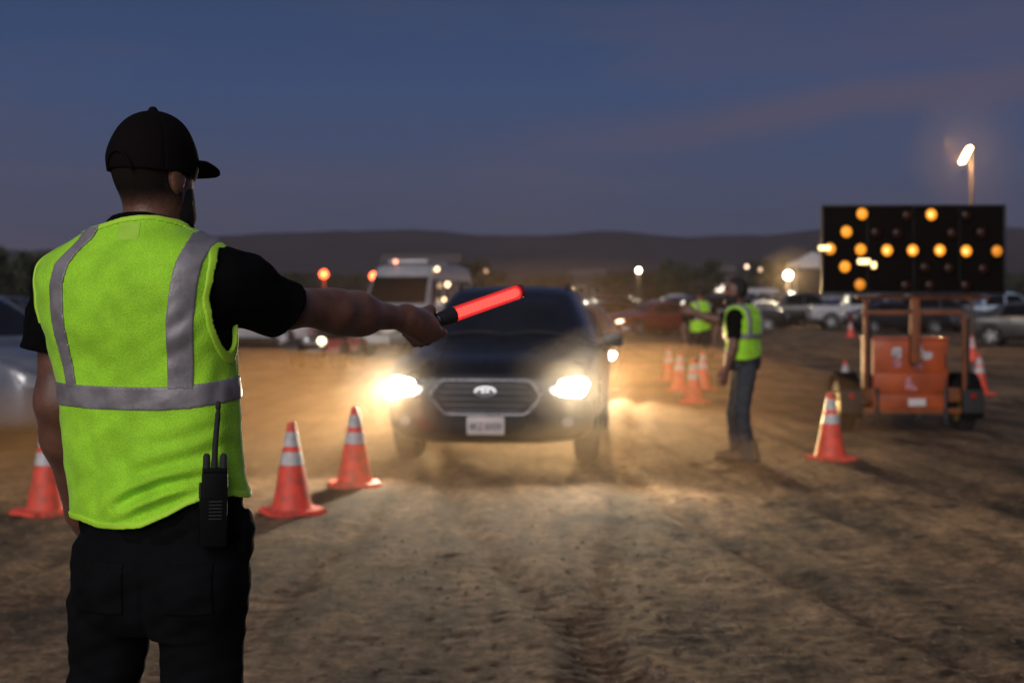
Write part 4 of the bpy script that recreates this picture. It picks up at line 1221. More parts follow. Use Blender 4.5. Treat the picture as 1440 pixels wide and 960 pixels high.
def nets(d, lo, h):
    """naive surface nets"""
    ins = d < 0
    lo = np.array(lo, float)
    i0 = []; i1 = []
    for ax in range(3):
        w = np.flatnonzero(ins.any(axis=tuple(a for a in range(3) if a != ax)))
        i0.append(max(0, w[0] - 2)); i1.append(min(d.shape[ax], w[-1] + 3))
    sl = tuple(slice(a, b) for a, b in zip(i0, i1))
    d = d[sl]; ins = ins[sl]; lo = lo + h * np.array(i0)
    c = np.zeros(np.array(d.shape) - 1, np.int8)
    offs = [(i, j, k) for i in (0, 1) for j in (0, 1) for k in (0, 1)]
    S = [slice(0, -1), slice(1, None)]
    for o in offs: c += ins[S[o[0]], S[o[1]], S[o[2]]]
    act = np.argwhere((c > 0) & (c < 8))
    val = {o: d[act[:, 0] + o[0], act[:, 1] + o[1], act[:, 2] + o[2]] for o in offs}
    acc = np.zeros((len(act), 3)); cnt = np.zeros(len(act))
    for o in offs:
        for ax in range(3):
            if o[ax]: continue
            p = list(o); p[ax] = 1; p = tuple(p)
            a, b = val[o], val[p]; x = (a < 0) != (b < 0)
            t = np.where(x, a / np.where(x, a - b, 1), 0)
            q = np.array(o, float)[None, :].repeat(len(act), 0); q[:, ax] = t
            acc[x] += q[x]; cnt[x] += 1
    V = lo + h * (act + acc / cnt[:, None])
    idx = np.full(c.shape, -1, np.int32); idx[tuple(act.T)] = np.arange(len(act))
    Fs = []
    for ax in range(3):
        u, v = (ax + 1) % 3, (ax + 2) % 3
        s0 = [slice(1, -1)] * 3; s1 = [slice(1, -1)] * 3
        s0[ax] = slice(0, -1); s1[ax] = slice(1, None)
        a, b = ins[tuple(s0)], ins[tuple(s1)]
        e = np.argwhere(a != b)
        if not len(e): continue
        flip = a[tuple(e.T)]
        p = e.copy(); p[:, u] += 1; p[:, v] += 1
        def g(du, dv):
            q = p.copy(); q[:, u] -= du; q[:, v] -= dv; return idx[tuple(q.T)]
        f = np.stack([g(1, 1), g(0, 1), g(0, 0), g(1, 0)], 1)
        f[~flip] = f[~flip][:, ::-1]
        Fs.append(f)
    F = np.concatenate(Fs); F = F[(F >= 0).all(1)]
    return np_mesh(V, F)

def smooth_interp(z, tab, col, sig=.012):
    t = np.array(tab); o = np.argsort(t[:, 0]); t = t[o]
    zz = np.linspace(t[0, 0] - .1, t[-1, 0] + .1, 900)
    y = np.interp(zz, t[:, 0], t[:, col])
    n = int(3 * sig / (zz[1] - zz[0])) + 1
    k = np.exp(-.5 * (np.arange(-n, n + 1) * (zz[1] - zz[0]) / sig) ** 2); k /= k.sum()
    y = np.convolve(np.pad(y, n, mode='edge'), k, 'valid')
    return np.interp(z, zz, y)

def torso_field(x, y, z, tab, yaw, n=2.35):
    """distance to a stack of rounded ovals; also local side / forward coordinates"""
    zz = z.ravel()
    cx, cy, a, b = [smooth_interp(zz, tab, i)[None, None, :].astype(np.float32) for i in (1, 2, 3, 4)]
    r = (math.cos(yaw), math.sin(yaw)); f = (-math.sin(yaw), math.cos(yaw))
    u = (x - cx) * r[0] + (y - cy) * r[1]; v = (x - cx) * f[0] + (y - cy) * f[1]
    q = ((np.abs(u) / a) ** n + (np.abs(v) / b) ** n) ** (1 / n)
    hh = float(x.ravel()[1] - x.ravel()[0])
    gm = np.zeros(q.shape, np.float32)
    for ax_ in range(3):
        g = np.gradient(q, hh, axis=ax_); g *= g; gm += g
    gm = np.sqrt(gm)
    d = (q - 1) / np.maximum(gm, 2.0)
    zt = max(t[0] for t in tab); zb = min(t[0] for t in tab)
    return np.maximum(np.maximum(d, z - zt), zb - z).astype(np.float32), u, v

def wob(x, y, z, f, ph=0.0):
    return (np.sin(f * (x + .6 * z) + ph) * np.cos(f * (.8 * z - .5 * y) + 1.3 * ph) + .5 * np.sin(2.1 * f * (z - .4 * x + .3 * y) + 2 * ph))

m_skin = M('skin', (.155, .066, .043), .46, var=.2, vscale=22, bump=.3, bscale=160, bdist=.0015, sheen=.15, spec=.5)
m_hair = M('hair', (.012, .009, .008), .8, bump=.7, bscale=260, bdist=.002)
m_tee = M('black_cotton', (.0045, .0042, .0045), .95, bump=.3, bscale=500, bdist=.001, var=.3, spec=.08)
m_jean = M('dark_trouser', (.0050, .0052, .0065), .9, bump=.35, bscale=420, bdist=.001, var=.3, vscale=9, spec=.1)
m_denim = M('grey_denim', (.038, .043, .053), .85, bump=.35, bscale=200, bdist=.001, var=.25, vscale=9)
m_cap = M('cap_cloth', (.0075, .0050, .0055), .95, spec=.08, bump=.4, bscale=420, bdist=.001)
m_boot = M('boot', (.10, .065, .04), .7, var=.25)
m_stripe = M('reflective_tape', (.29, .27, .29), .42, var=.18, vscale=24, bump=.6, bscale=38, bdist=.003, metal=.15)

def vest_material():
    m = M('hi_vis_mesh', (.41, .86, .040), .75, var=.12, vscale=16, sheen=.25, spec=.2)
    t = m.node_tree; b = t.nodes['Principled BSDF']
    # fine knitted mesh: tiny dark holes
    tcn = t.nodes.new('ShaderNodeTexCoord')
    vo = t.nodes.new('ShaderNodeTexVoronoi'); vo.inputs['Scale'].default_value = 300; vo.feature = 'F1'
    t.links.new(tcn.outputs['Object'], vo.inputs['Vector'])
    vr = t.nodes.new('ShaderNodeMapRange'); vr.inputs['From Min'].default_value = .1; vr.inputs['From Max'].default_value = .62
    vr.inputs['To Min'].default_value = .80; vr.inputs['To Max'].default_value = 1.06
    t.links.new(vo.outputs['Distance'], vr.inputs['Value'])
    lk = b.inputs['Base Color'].links[0].from_socket
    sc_ = t.nodes.new('ShaderNodeVectorMath'); sc_.operation = 'SCALE'
    t.links.new(lk, sc_.inputs[0]); t.links.new(vr.outputs[0], sc_.inputs['Scale']); t.links.new(sc_.outputs[0], b.inputs['Base Color'])
    bp = t.nodes.new('ShaderNodeBump'); bp.inputs['Strength'].default_value = .5; bp.inputs['Distance'].default_value = .0015; bp.invert = False
    t.links.new(vo.outputs['Distance'], bp.inputs['Height']); t.links.new(bp.outputs[0], b.inputs['Normal'])
    return m
m_vest = vest_material()
m_trim = M('hi_vis_binding', (.50, .90, .045), .6, var=.08, vscale=12, bump=.2, bscale=300, bdist=.001)

def hair_fade(z0, z1):
    """clippered hair that thins out towards the nape"""
    m = bpy.data.materials.new('clippered_hair'); m.use_nodes = True
    t = m.node_tree; b = t.nodes['Principled BSDF']; n = t.nodes.new; l = t.links.new
    b.inputs['Base Color'].default_value = (.012, .009, .008, 1); b.inputs['Roughness'].default_value = .9; b.inputs['Specular IOR Level'].default_value = .1
    g = n('ShaderNodeTexCoord'); sp = n('ShaderNodeSeparateXYZ'); l(g.outputs['Object'], sp.inputs[0])
    mr_ = n('ShaderNodeMapRange'); mr_.inputs['From Min'].default_value = z0; mr_.inputs['From Max'].default_value = z1; l(sp.outputs['Z'], mr_.inputs['Value'])
    nn = n('ShaderNodeTexNoise'); nn.inputs['Scale'].default_value = 420; nn.inputs['Detail'].default_value = 3; l(g.outputs['Object'], nn.inputs['Vector'])
    a = n('ShaderNodeMath'); a.operation = 'MULTIPLY_ADD'; a.inputs[1].default_value = .9; a.inputs[2].default_value = -.45; l(nn.outputs['Fac'], a.inputs[0])
    c = n('ShaderNodeMath'); c.operation = 'ADD'; c.use_clamp = True; l(mr_.outputs[0], c.inputs[0]); l(a.outputs[0], c.inputs[1])
    l(c.outputs[0], b.inputs['Alpha'])
    return m

def head_axes(yaw, nod=0.0):
    f = Vector((-math.sin(yaw), math.cos(yaw), 0)); r = Vector((math.cos(yaw), math.sin(yaw), 0)); u = Vector((0, 0, 1))
    if nod:
        q = Matrix.Rotation(nod, 3, r); f = q @ f; u = q @ u
    return r, f, u

def head_prims(F, c, ax, s=1.0):
    r, f, u = ax
    A = [list(r), list(f), list(u)]
    def P(a, b, z): return np.array(c + r * (a * s) + f * (b * s) + u * (z * s))
    F.ell(P(0, -.008, .022), (.077 * s, .096 * s, .094 * s), A, .02)
    F.ell(P(0, .034, -.042), (.062 * s, .060 * s, .082 * s), A, .03)
    F.ell(P(0, .058, -.096), (.036 * s, .036 * s, .028 * s), A, .03)
    for sg in (-1, 1):
        F.cone(P(sg * .052, .0, -.06), P(sg * .022, .068, -.10), .018 * s, .016 * s, .025)      # jaw line
        F.ell(P(sg * .079, -.008, -.012), (.008 * s, .022 * s, .031 * s), A, .006)                # ear
        F.ell(P(sg * .083, -.014, .004), (.006 * s, .020 * s, .020 * s), A, .004)
        F.ell(P(sg * .092, .004, -.010), (.008 * s, .010 * s, .016 * s), A, .004, cutit=True)
        F.ell(P(sg * .030, .086, .012), (.017 * s, .014 * s, .010 * s), A, .01, cutit=True)       # eye socket
        F.ell(P(sg * .030, .074, .010), (.013 * s, .013 * s, .012 * s), A, .003)                  # eyeball under lid
    F.cone(P(0, .090, .012), P(0, .108, -.030), .008 * s, .013 * s, .010)                         # nose
    F.ell(P(0, .100, -.034), (.016 * s, .012 * s, .009 * s), A, .008)
    F.ell(P(0, .088, -.062), (.024 * s, .010 * s, .006 * s), A, .008)                             # lips
    F.ell(P(0, .088, .030), (.045 * s, .014 * s, .010 * s), A, .02)                               # brow
    F.cone(P(0, -.012, -.04), P(0, -.016, -.15), .057 * s, .060 * s, .03)                         # neck

def fist(F, c, wrist, wdir, back, sc=1.0, k=.006):
    """closed hand round a handle at c running along wdir; back = side of the back of the hand"""
    w = Vector(wdir).normalized(); e1 = (Vector(wrist) - Vector(c)); e1 = (e1 - w * e1.dot(w)).normalized()
    e2 = w.cross(e1).normalized()
    if e2.dot(Vector(back)) < 0: e2 = -e2
    c = Vector(c)
    def P(a, b, t): return np.array(c + e1 * a * sc + e2 * b * sc + w * t * sc)
    W0 = Vector(wrist)
    for i, t in enumerate((.034, .012, -.010, -.031)):
        ln = (1.0, 1.06, 1.0, .86)[i]; rr = (.0100, .0105, .0100, .0090)[i] * sc
        K = P(-.010 * ln, .034, t); Kv = Vector(K)
        F.cone(W0.lerp(Kv, .30), Kv, .016 * sc, .0120 * sc, .014)
        F.cone(K, P(-.040 * ln, .016, t), rr * 1.1, rr, k)
        F.cone(P(-.040 * ln, .016, t), P(-.036 * ln, -.020, t), rr, rr * .95, k)
        F.cone(P(-.036 * ln, -.020, t), P(-.008, -.030, t), rr * .95, rr * .8, k)
    F.cone(W0, P(.012, .014, -.008), .027 * sc, .029 * sc, .02)
    F.cone(W0, W0.lerp(Vector(P(.0, .02, 0)), .5), .029 * sc, .031 * sc, .02)
    F.cone(W0.lerp(Vector(P(.02, -.01, .0)), .45), P(.024, -.016, .028), .019 * sc, .0135 * sc, .014)     # thumb leaves the side of the palm
    F.cone(P(.024, -.016, .028), P(.006, -.027, .052), .0130 * sc, .0100 * sc, k)

def open_hand(F, wrist, d, side, sc=1.0):
    """relaxed hand: direction d, thumb towards side"""
    d = Vector(d).normalized(); s = Vector(side); s = (s - d * s.dot(d)).normalized(); n = d.cross(s)
    w = Vector(wrist)
    def P(a, b, c2=0.0): return np.array(w + d * a * sc + s * b * sc + n * c2 * sc)
    F.cone(P(0, 0), P(.03, 0), .026 * sc, .030 * sc, .02)
    for i, b in enumerate((.030, .010, -.010, -.028)):
        F.cone(P(.02, b * .6), P(.088, b), .016 * sc, .012 * sc, .014)
        ln = (.072, .080, .074, .058)[i]
        F.cone(P(.088, b), P(.088 + ln * .5, b * 1.05, .010), .0105 * sc, .0095 * sc, .005)
        F.cone(P(.088 + ln * .5, b * 1.05, .010), P(.088 + ln * .92, b * 1.05, .032), .0095 * sc, .0075 * sc, .005)
    F.cone(P(.02, .022), P(.060, .052, .012), .017 * sc, .013 * sc, .014)
    F.cone(P(.060, .052, .012), P(.094, .058, .022), .0125 * sc, .009 * sc, .005)

def part_from(name, F, base, mat, parent):
    return new_obj(name, F.mesh(base), mat, parent)

def shoe(parent, p, d, base, mat):
    """work boot: sole plus upper, toe along d"""
    d = Vector(d).normalized(); sd = Vector((d.y, -d.x, 0)); p = Vector(p)
    h = .006
    lo = np.array(p) - .24; hi = np.array(p) + .24; lo[2] = p.z - .02; hi[2] = p.z + .24
    F = Field(lo, hi, h)
    def P(a, b, z): return np.array(p + d * a + sd * b + Vector((0, 0, z)))
    F.cone(P(-.06, 0, .055), P(.10, 0, .048), .048, .046, .02); F.cone(P(.10, 0, .045), P(.17, .01, .042), .046, .036, .02)
    F.cone(P(-.045, 0, .07), P(-.035, 0, .17), .050, .052, .03)
    x, y, z = F.all(); F.d = np.maximum(F.d, (p.z + .022) - z + 0 * x + 0 * y).astype(np.float32)
    o = part_from('shoe', F, base, mat, parent)
    F = Field(lo, hi, h)
    F.cone(P(-.06, 0, .03), P(.06, 0, .03), .050, .050, .02); F.cone(P(.06, 0, .03), P(.17, .01, .03), .052, .044, .02)
    x, y, z = F.all(); F.d = np.maximum(F.d, np.maximum(z - (p.z + .032), (p.z + .001) - z) + 0 * x + 0 * y).astype(np.float32)
    part_from('sole', F, base, m_rubber, o)

def cap_part(parent, base, c, ax, s=1.0, h=.0025, mat=None, backwards=False):
    r, f, u = ax; A = [list(r), list(f), list(u)]
    lo = np.array(c) - .24 * s; hi = np.array(c) + .24 * s
    F = Field(lo, hi, h)
    cc = np.array(c + f * (-.004 * s) + u * (.020 * s))
    sl, x, y, z = F.block(lo, hi)
    lu = (x - cc[0]) * r[0] + (y - cc[1]) * r[1] + (z - cc[2]) * r[2]
    lv = (x - cc[0]) * f[0] + (y - cc[1]) * f[1] + (z - cc[2]) * f[2]
    lw = (x - cc[0]) * u[0] + (y - cc[1]) * u[1] + (z - cc[2]) * u[2]
    dm = f_ell(x, y, z, cc, (.0885 * s, .106 * s, .110 * s), A)
    ang = np.arctan2(lu, lv)
    seam = np.abs(((ang / (math.pi / 3) + .5) % 1) - .5) * (math.pi / 3) * .08
    dm = dm + .0016 * np.exp(-(seam / .0022) ** 2) - .0012 * wob(lu, lv, lw, 38.0, .7)
    low = -(lw + (.030 + .010 * np.cos(ang)) * s)
    F.d = np.maximum(np.maximum(dm, -(dm + .010)), low).astype(np.float32)
    cap = part_from('cap', F, base, mat or m_cap, parent)
    # bill: curved plate
    F = Field(lo, hi, h)
    x, y, z = F.all()
    v = lv; uu = lu
    zb = .004 * s - .42 / s * uu ** 2 - .30 * np.clip(v - .085 * s, 0, 1)
    half = .078 * s
    prof = (.098 * s) + .072 * s * np.sqrt(np.clip(1 - (np.abs(uu) / half) ** 2.4, 0, 1))
    F.d = np.maximum(np.maximum(np.abs(lw - zb) - .0035, (v - prof) * .7), np.maximum(np.abs(uu) - half, -(dm + .004))).astype(np.float32)
    F.d = np.maximum(F.d, (.03 * s) - v).astype(np.float32)
    part_from('bill', F, base, mat or m_cap, cap)
    bm = bmesh.new(); lathe(bm, [(.011 * s, -.004), (.011 * s, .004), (.006 * s, .010), (0, .011)], 14)
    b = new_obj('button', bm_mesh(bm, True, auto=40), mat or m_cap, cap, Vector(cc) + u * (.108 * s) - Vector(base))
    # strap arch at the back
    pts = []
    for t in np.linspace(0, math.pi, 17):
        a_ = .034 * s * math.cos(t); zz = (-.026 + .042 * math.sin(t)) * s
        q = math.sqrt(max(0, 1 - (a_ / (.0885 * s)) ** 2 - (zz / (.110 * s)) ** 2))
        pts.append(Vector(cc) + r * a_ - f * (.1085 * s * q) + u * zz - Vector(base))
    bm = bmesh.new(); tube(bm, pts, .0035 * s, 6); new_obj('strap_arch', bm_mesh(bm, True), mat or m_cap, cap)
    return cap

# ------------------------------------------------------------------ man with the wand
def build_marshal():
    D = 2.94; S = FPX / D
    def q(px, py, dy=0.0): return PX(px, py, D + dy)
    def zz(py): return CAM_H - (py - HORIZON) / S
    def xx(px): return (px - 720) / S
    base = Vector((xx(215), D + .02, gz(xx(215), D)))
    root = empty('person', base)
    tag(root, 'man in yellow-green safety vest and black cap, seen from behind, pointing a glowing wand', 'person')
    yaw = R(-20)
    rows = [(745, 99, 350, .118), (700, 92, 352, .124), (640, 85, 342, .122), (580, 79, 338, .122), (540, 75, 336, .124), (500, 66, 334, .128), (460, 54, 333, .132),
            (420, 45, 335, .134), (390, 42, 337, .132), (372, 48, 335, .126), (358, 58, 331, .120), (346, 78, 318, .110), (336, 101, 296, .103), (322, 134, 270, .094), (306, 158, 258, .085), (292, 162, 256, .082)]
    tab = [(zz(y), (xx(l) + xx(r)) / 2, D + .015 - (.012 if 350 < y < 480 else 0), (xx(r) - xx(l)) / 2 * 1.035, b) for y, l, r, b in rows]
    tab += [(zz(790), xx(226), D + .015, .186, .125), (zz(830), xx(226), D + .015, .182, .12)]
    hc = q(217, 245, .012); hax = head_axes(R(-30), R(0))
    shL, shR = q(86, 394, .06), q(326, 398, -.035)
    elL, wrL = q(84, 565, .07), q(112, 722, .20)
    elR, wrR = q(470, 438, .20), q(572, 448, .40)
    handc = q(596, 457, .475)
    wdir = Vector((.66, .70, .235)).normalized()
    # ---- body: one skin from the crown to the ankles
    F = Field((-1.12, D - .26, -.01), (-.04, D + .66, 1.93), .004)
    head_prims(F, hc, hax, .92)
    sl, x, y, z = F.block((-1.1, D - .22, zz(800)), (-.45, D + .24, zz(303)))
    T, _, _ = torso_field(x, y, z, tab, yaw)
    F.join(sl, T + .022, .02)
    F.cone(shL, elL, .048, .045, .03); F.cone(elL, elL.lerp(wrL, .3), .045, .047, .04); F.cone(elL.lerp(wrL, .3), wrL, .046, .030, .04)
    F.cone(shR, q(400, 430, .08), .048, .043, .03); F.cone(q(400, 430, .08), elR, .042, .040, .04)
    F.cone(elR, q(505, 441, .27), .040, .040, .04); F.cone(q(505, 441, .27), wrR, .040, .024, .04)
    F.cone(q(445, 425, .14), q(500, 430, .26), .020, .022, .03)     # forearm muscle on top
    F.cone(q(480, 457, .22), q(515, 454, .29), .018, .016, .03)
    fist(F, handc, wrR, wdir, Vector((.7, -.6, -.2)), 1.0)
    open_hand(F, wrL, (.35, .55, -.75), (1, 0, .2), 1.0)
    hipL, hipR = q(163, 830, .03), q(283, 830, -.02); knL, knR = q(138, 1130, .02), q(281, 1130, .0); anL, anR = q(122, 1392, -.02), q(284, 1392, -.06)
    for a, b, c2 in ((hipL, knL, anL), (hipR, knR, anR)):
        F.cone(a, b, .078, .052, .03); F.cone(b, b.lerp(c2, .35), .050, .048, .02); F.cone(b.lerp(c2, .35), c2, .048, .036, .02)
    part_from('body', F, base, m_skin, root)
    # ---- hair, beard (follow the skull)
    H = Field(np.array(hc) - .17, np.array(hc) + .17, .0022)
    head_prims(H, hc, hax, .92)
    x, y, z = H.all()
    r, f, u = hax
    lu = (x - hc.x) * r.x + (y - hc.y) * r.y; lv = (x - hc.x) * f.x + (y - hc.y) * f.y; lw = z - hc.z
    edge = .005 * np.sin(70 * lu + 40 * lv) + .003 * np.sin(190 * lu) + .002 * np.sin(430 * lu + 260 * lv)
    keep = H.d.copy()
    fade = np.clip((lw + .080) / .06, 0, 1)
    earR = np.sqrt(((np.abs(lu) - .080) / .022) ** 2 + ((lv + .006) / .032) ** 2 + ((lw + .010) / .040) ** 2) * .022 - .022
    H.d = mx([keep - .0035 * fade, -(lw + .074 + edge + .03 * np.clip(lv, 0, 1) / .08) + 0 * x, lv - .010 - .2 * np.clip(lw, 0, 1) + 0 * z, -(keep + .012), -earR]).astype(np.float32)
    part_from('hair', H, base, hair_fade(zz(296) - base.z, zz(262) - base.z), root)
    soft = np.clip((lv - .012 - .2 * (lw + .06)) / .03, 0, 1) * np.clip((-.025 - lw) / .03, 0, 1)
    H.d = mx([keep - .0075 * soft + .001, lw + .022 - .35 * np.clip(.06 - lv, 0, 1) + 0 * x, .012 - lv + .2 * (lw + .06) + 0 * z, -(lw + .136) + 0 * x + 0 * y, -(keep + .012), -earR]).astype(np.float32)
    part_from('beard', H, base, m_hair, root)
    cap_part(root, base, hc + u * .006, hax, .96, .0025)
    # ---- shared torso surface with the vest's creases
    h = .003
    lo = (-1.10, D - .24, zz(778)); hi = (-.42, D + .24, zz(296))
    G = Field(lo, hi, h); x, y, z = G.all()
    T, uu, vv = torso_field(x, y, z, tab, yaw)
    SB = FPX / (D - .10)          # scale at the back surface
    PXx = 720 + x * SB; PYz = HORIZON + (CAM_H - z) * SB
    back = np.clip(-vv / .05, 0, 1)
    disp = np.zeros((T.shape[0], 1, T.shape[2]), np.float32)
    def crease(pts, wd, amp, ridge=.6):
        nonlocal disp
        best = np.full((T.shape[0], 1, T.shape[2]), 1e9, np.float32); sg = np.zeros_like(best); tt = np.zeros_like(best)
        n = len(pts) - 1
        for i, (a, b) in enumerate(zip(pts, pts[1:])):
            ab = np.array(b, float) - np.array(a, float); L2 = ab.dot(ab)
            t = np.clip(((PXx - a[0]) * ab[0] + (PYz - a[1]) * ab[1]) / L2, 0, 1)
            dx = PXx - a[0] - t * ab[0]; dy = PYz - a[1] - t * ab[1]
            dd = np.sqrt(dx * dx + dy * dy); m = dd < best
            best = np.where(m, dd, best); sg = np.where(m, np.sign(ab[0] * dy - ab[1] * dx) * dd, sg); tt = np.where(m, (i + t) / n, tt)
        env = np.clip(np.sin(np.pi * np.clip(tt, .02, .98)), 0, 1) ** .6
        disp = disp + env * (amp * np.exp(-(sg / wd) ** 2) - ridge * amp * np.exp(-((np.abs(sg) - 2.0 * wd) / (1.2 * wd)) ** 2))
    crease([(158, 716), (190, 697), (235, 679), (288, 668)], 7, .011, .9)
    crease([(150, 742), (200, 722), (250, 702), (285, 684)], 8, .006)
    crease([(180, 668), (225, 655), (275, 640), (322, 622)], 10, .006)
    crease([(210, 628), (260, 618), (318, 596)], 9, .0045)
    crease([(318, 500), (306, 540), (300, 575)], 8, .004)
    crease([(120, 600), (128, 660), (124, 730)], 9, .003)
    crease([(150, 600), (160, 640), (190, 670)], 12, .003)
    crease([(205, 400), (212, 470), (205, 530)], 22, .003)
    crease([(110, 360), (150, 400), (160, 470)], 20, .003)
    crease([(285, 425), (262, 450), (230, 470)], 8, .0025)
    crease([(292, 460), (265, 490), (228, 505)], 8, .0022)
    crease([(338, 600), (330, 640), (345, 680)], 6, .006)
    crease([(325, 590), (322, 640), (333, 690)], 6, .005)
    disp = 1.1 * back * disp - .0016 * wob(x, y, z, 26.0, .4) - .0009 * wob(x, y, z, 61.0, 1.9)
    # hem flares on the right
    T = (T + disp).astype(np.float32)
    hem = np.interp(PXx, [60, 100, 130, 160, 200, 240, 268, 290, 325, 352, 380], [738, 738, 745, 745, 740, 722, 707, 699, 698, 712, 715])
    hemd = (PYz - hem) / SB
    rr = Vector((math.cos(yaw), math.sin(yaw), 0))
    def armhole(sg, cpx, cpy, ra, rz):
        c = q(cpx, cpy); ff = (-math.sin(yaw), math.cos(yaw))
        cz = c.z
        v_ = vv; w_ = z - cz
        e = (np.sqrt((v_ / ra) ** 2 + (w_ / rz) ** 2) - 1) * min(ra, rz)
        return np.maximum(e, (.10 - sg * uu))
    aR = armhole(1, 322, 421, .053, .108); aL = armhole(-1, 70, 425, .072, .108)
    arms = np.minimum(aR, aL)
    nk = q(212, 300)
    zc = np.interp(PXx, [120, 165, 190, 215, 240, 262, 285], [317, 305, 302, 302, 307, 317, 328])
    neckcut = np.minimum(np.where(vv < .012, (PYz - zc) / S, 1.0), np.maximum(np.abs(uu) - .012 - (z - zz(520)) * .30, np.maximum(zz(520) - z, .012 - vv)))
    cuts = [hemd, -arms, -neckcut]
    # T-shirt
    K = Field((-1.12, D - .26, zz(778)), (-.28, D + .32, zz(292)), .0035)
    kx, ky, kz = K.all()
    TT, ku, kv = torso_field(kx, ky, kz, tab, yaw)
    K.d = (TT + (.006 + .007 * np.clip((zz(322) - kz) / .03, 0, 1))).astype(np.float32)
    seR, seL = q(402, 438, .09), q(70, 494, .06)
    K.cone(shR + Vector((-.01, .0, .0)), seR, .071, .064, .03); K.cone(shL + Vector((.012, 0, -.003)), seL, .070, .060, .03)
    K.cone(q(312, 374, -.02), q(352, 392, .0), .030, .046, .03)
    def fz(*a): return wob(kx, ky, kz, *a)
    K.d = K.d - .0022 * fz(42.0, .3) - .0012 * fz(95.0, 1.1)
    dR = (Vector((.56, .50, -.42))).normalized(); dL = (seL - shL).normalized()
    K.d = np.maximum(K.d, np.minimum((kx - seR.x) * dR.x + (ky - seR.y) * dR.y + (kz - seR.z) * dR.z + 0, 1))
    pl = (kx - seL.x) * dL.x + (ky - seL.y) * dL.y + (kz - seL.z) * dL.z
    K.d = np.maximum(K.d, np.where(kx < xx(92), pl, -1))
    nck = (np.sqrt(((kx - nk.x) / .066) ** 2 + ((ky - D - .005) / .063) ** 2) - 1) * .06 + 0 * kz
    kpx = 720 + kx * S
    kzc = np.interp(kpx, [120, 165, 190, 215, 240, 262, 285], [314, 303, 300, 300, 305, 314, 324])
    K.d = np.maximum(K.d, kz - (CAM_H - (kzc - HORIZON) / S) + 0 * ky).astype(np.float32)
    part_from('t_shirt', K, base, m_tee, root)
    # vest shell
    G.d = mx([T, -(T + .009)] + cuts).astype(np.float32)
    vest = part_from('safety_vest', G, base, m_vest, root)
    # bindings along armholes, hem and collar
    def band(name, mat, reg, off):
        G.d = mx([T - off, -(T + .008), reg]).astype(np.float32)
        return part_from(name, G, base, mat, vest)
    band('armhole_binding', m_trim, mx([hemd, -aR - .0015, aR - .011, -neckcut]), .0030)
    band('armhole_binding', m_trim, mx([hemd, -aL - .0015, aL - .011, -neckcut]), .0030)
    band('hem_binding', m_trim, mx([hemd - .0015, -hemd - .0115]) + 0 * T, .0030)
    band('collar_binding', m_trim, mx([-neckcut - .0015, neckcut - .010, -arms, vv + .004 + 0 * z]), .0028)
    # reflective tape
    cyv = np.interp(PXx, [60, 120, 180, 230, 270, 305, 340], [557, 559, 560, 559.5, 557, 552, 545]); hb = (np.abs(PYz - cyv) - 16.5) / S
    waist = band('waist_stripe', m_stripe, mx([hb + 0 * T] + cuts), .0030)
    py_ = [300, 335, 347, 370, 400, 450, 500, 545]
    for nm, Lx, Rx in (('shoulder_stripe', [268, 263, 261, 253, 247, 241, 240, 240], [308, 300, 296, 289, 283, 278, 276, 275]),
                       ('shoulder_stripe', [112, 98, 88, 68, 62, 63, 73, 82], [140, 122, 110, 93, 86, 87, 93, 100])):
        lft = np.interp(PYz, py_, Lx); rgt = np.interp(PYz, py_, Rx)
        reg = mx([(lft - PXx) / S, (PXx - rgt) / S, (PYz - 546) / S]) + 0 * T
        band(nm, m_stripe, mx([reg] + cuts), .0036)
    tg = mx([(161 - PXx) / S, (PXx - 195) / S, (PYz - 337) / S, (311 - PYz) / S]) + 0 * T
    band('neck_label', M('vest_label', (.52, .93, .07), .7), mx([tg, vv + 0 * z] + cuts), .0012)
    # side tie on the right flank
    bm = bmesh.new(); tube(bm, [q(333, 500, .01) - base, q(334, 530, -.01) - base, q(336, 562, -.01) - base], .003, 6); new_obj('side_tape', bm_mesh(bm, True), m_trim, vest)
    # ---- trousers
    J = Field((-1.06, D - .26, zz(1420)), (-.42, D + .26, zz(672)), .0045)
    jx, jy, jz = J.all()
    jtab = [(zz(668), xx(226), D + .01, .176, .112), (zz(745), xx(226), D + .01, .184, .118), (zz(800), xx(225), D + .005, .190, .124), (zz(845), xx(224), D + .0, .186, .122), (zz(872), xx(223), D, .172, .105), (zz(885), xx(223), D, .15, .09)]
    JT, ju, jv = torso_field(jx, jy, jz, jtab, R(-14))
    J.d = JT
    J.cone(q(160, 856, .0), q(145, 965, .01), .090, .067, .012); J.cone(q(145, 965, .01), q(133, 1130, .02), .067, .063, .02); J.cone(q(133, 1130, .02), q(122, 1410, -.02), .063, .056, .02)
    J.cone(q(284, 856, -.01), q(284, 965, .0), .092, .079, .012); J.cone(q(284, 965, .0), q(281, 1130, .0), .079, .070, .02); J.cone(q(281, 1130, .0), q(284, 1410, -.06), .070, .060, .02)
    J.ell(q(165, 812, -.065), (.075, .06, .075), None, .05); J.ell(q(275, 812, -.08), (.075, .06, .075), None, .05)
    VT, _, _ = torso_field(jx, jy, jz, tab, yaw)
    J.d = np.maximum(J.d, np.where(jz > zz(752), VT + .013, VT + .013 - np.clip(zz(752) - jz, 0, 1) * .7)).astype(np.float32)
    J.ell(q(348, 748, -.02), (.012, .045, .05), None, .02)       # full front pocket on the right
    jpx = 720 + jx * S; jpy = HORIZON + (CAM_H - jz) * S
    w1 = np.exp(-((jpy - 875) / 60) ** 2)
    J.d = (J.d + .0032 * wob(jx, jy, jz, 30.0, .9) * (.5 + w1) + .0016 * wob(jx, jy, jz, 75.0, .2) + .004 * np.exp(-((jpx - 222) / 5) ** 2) * np.clip((jpy - 760) / 60, 0, 1) * (jv < 0)).astype(np.float32)
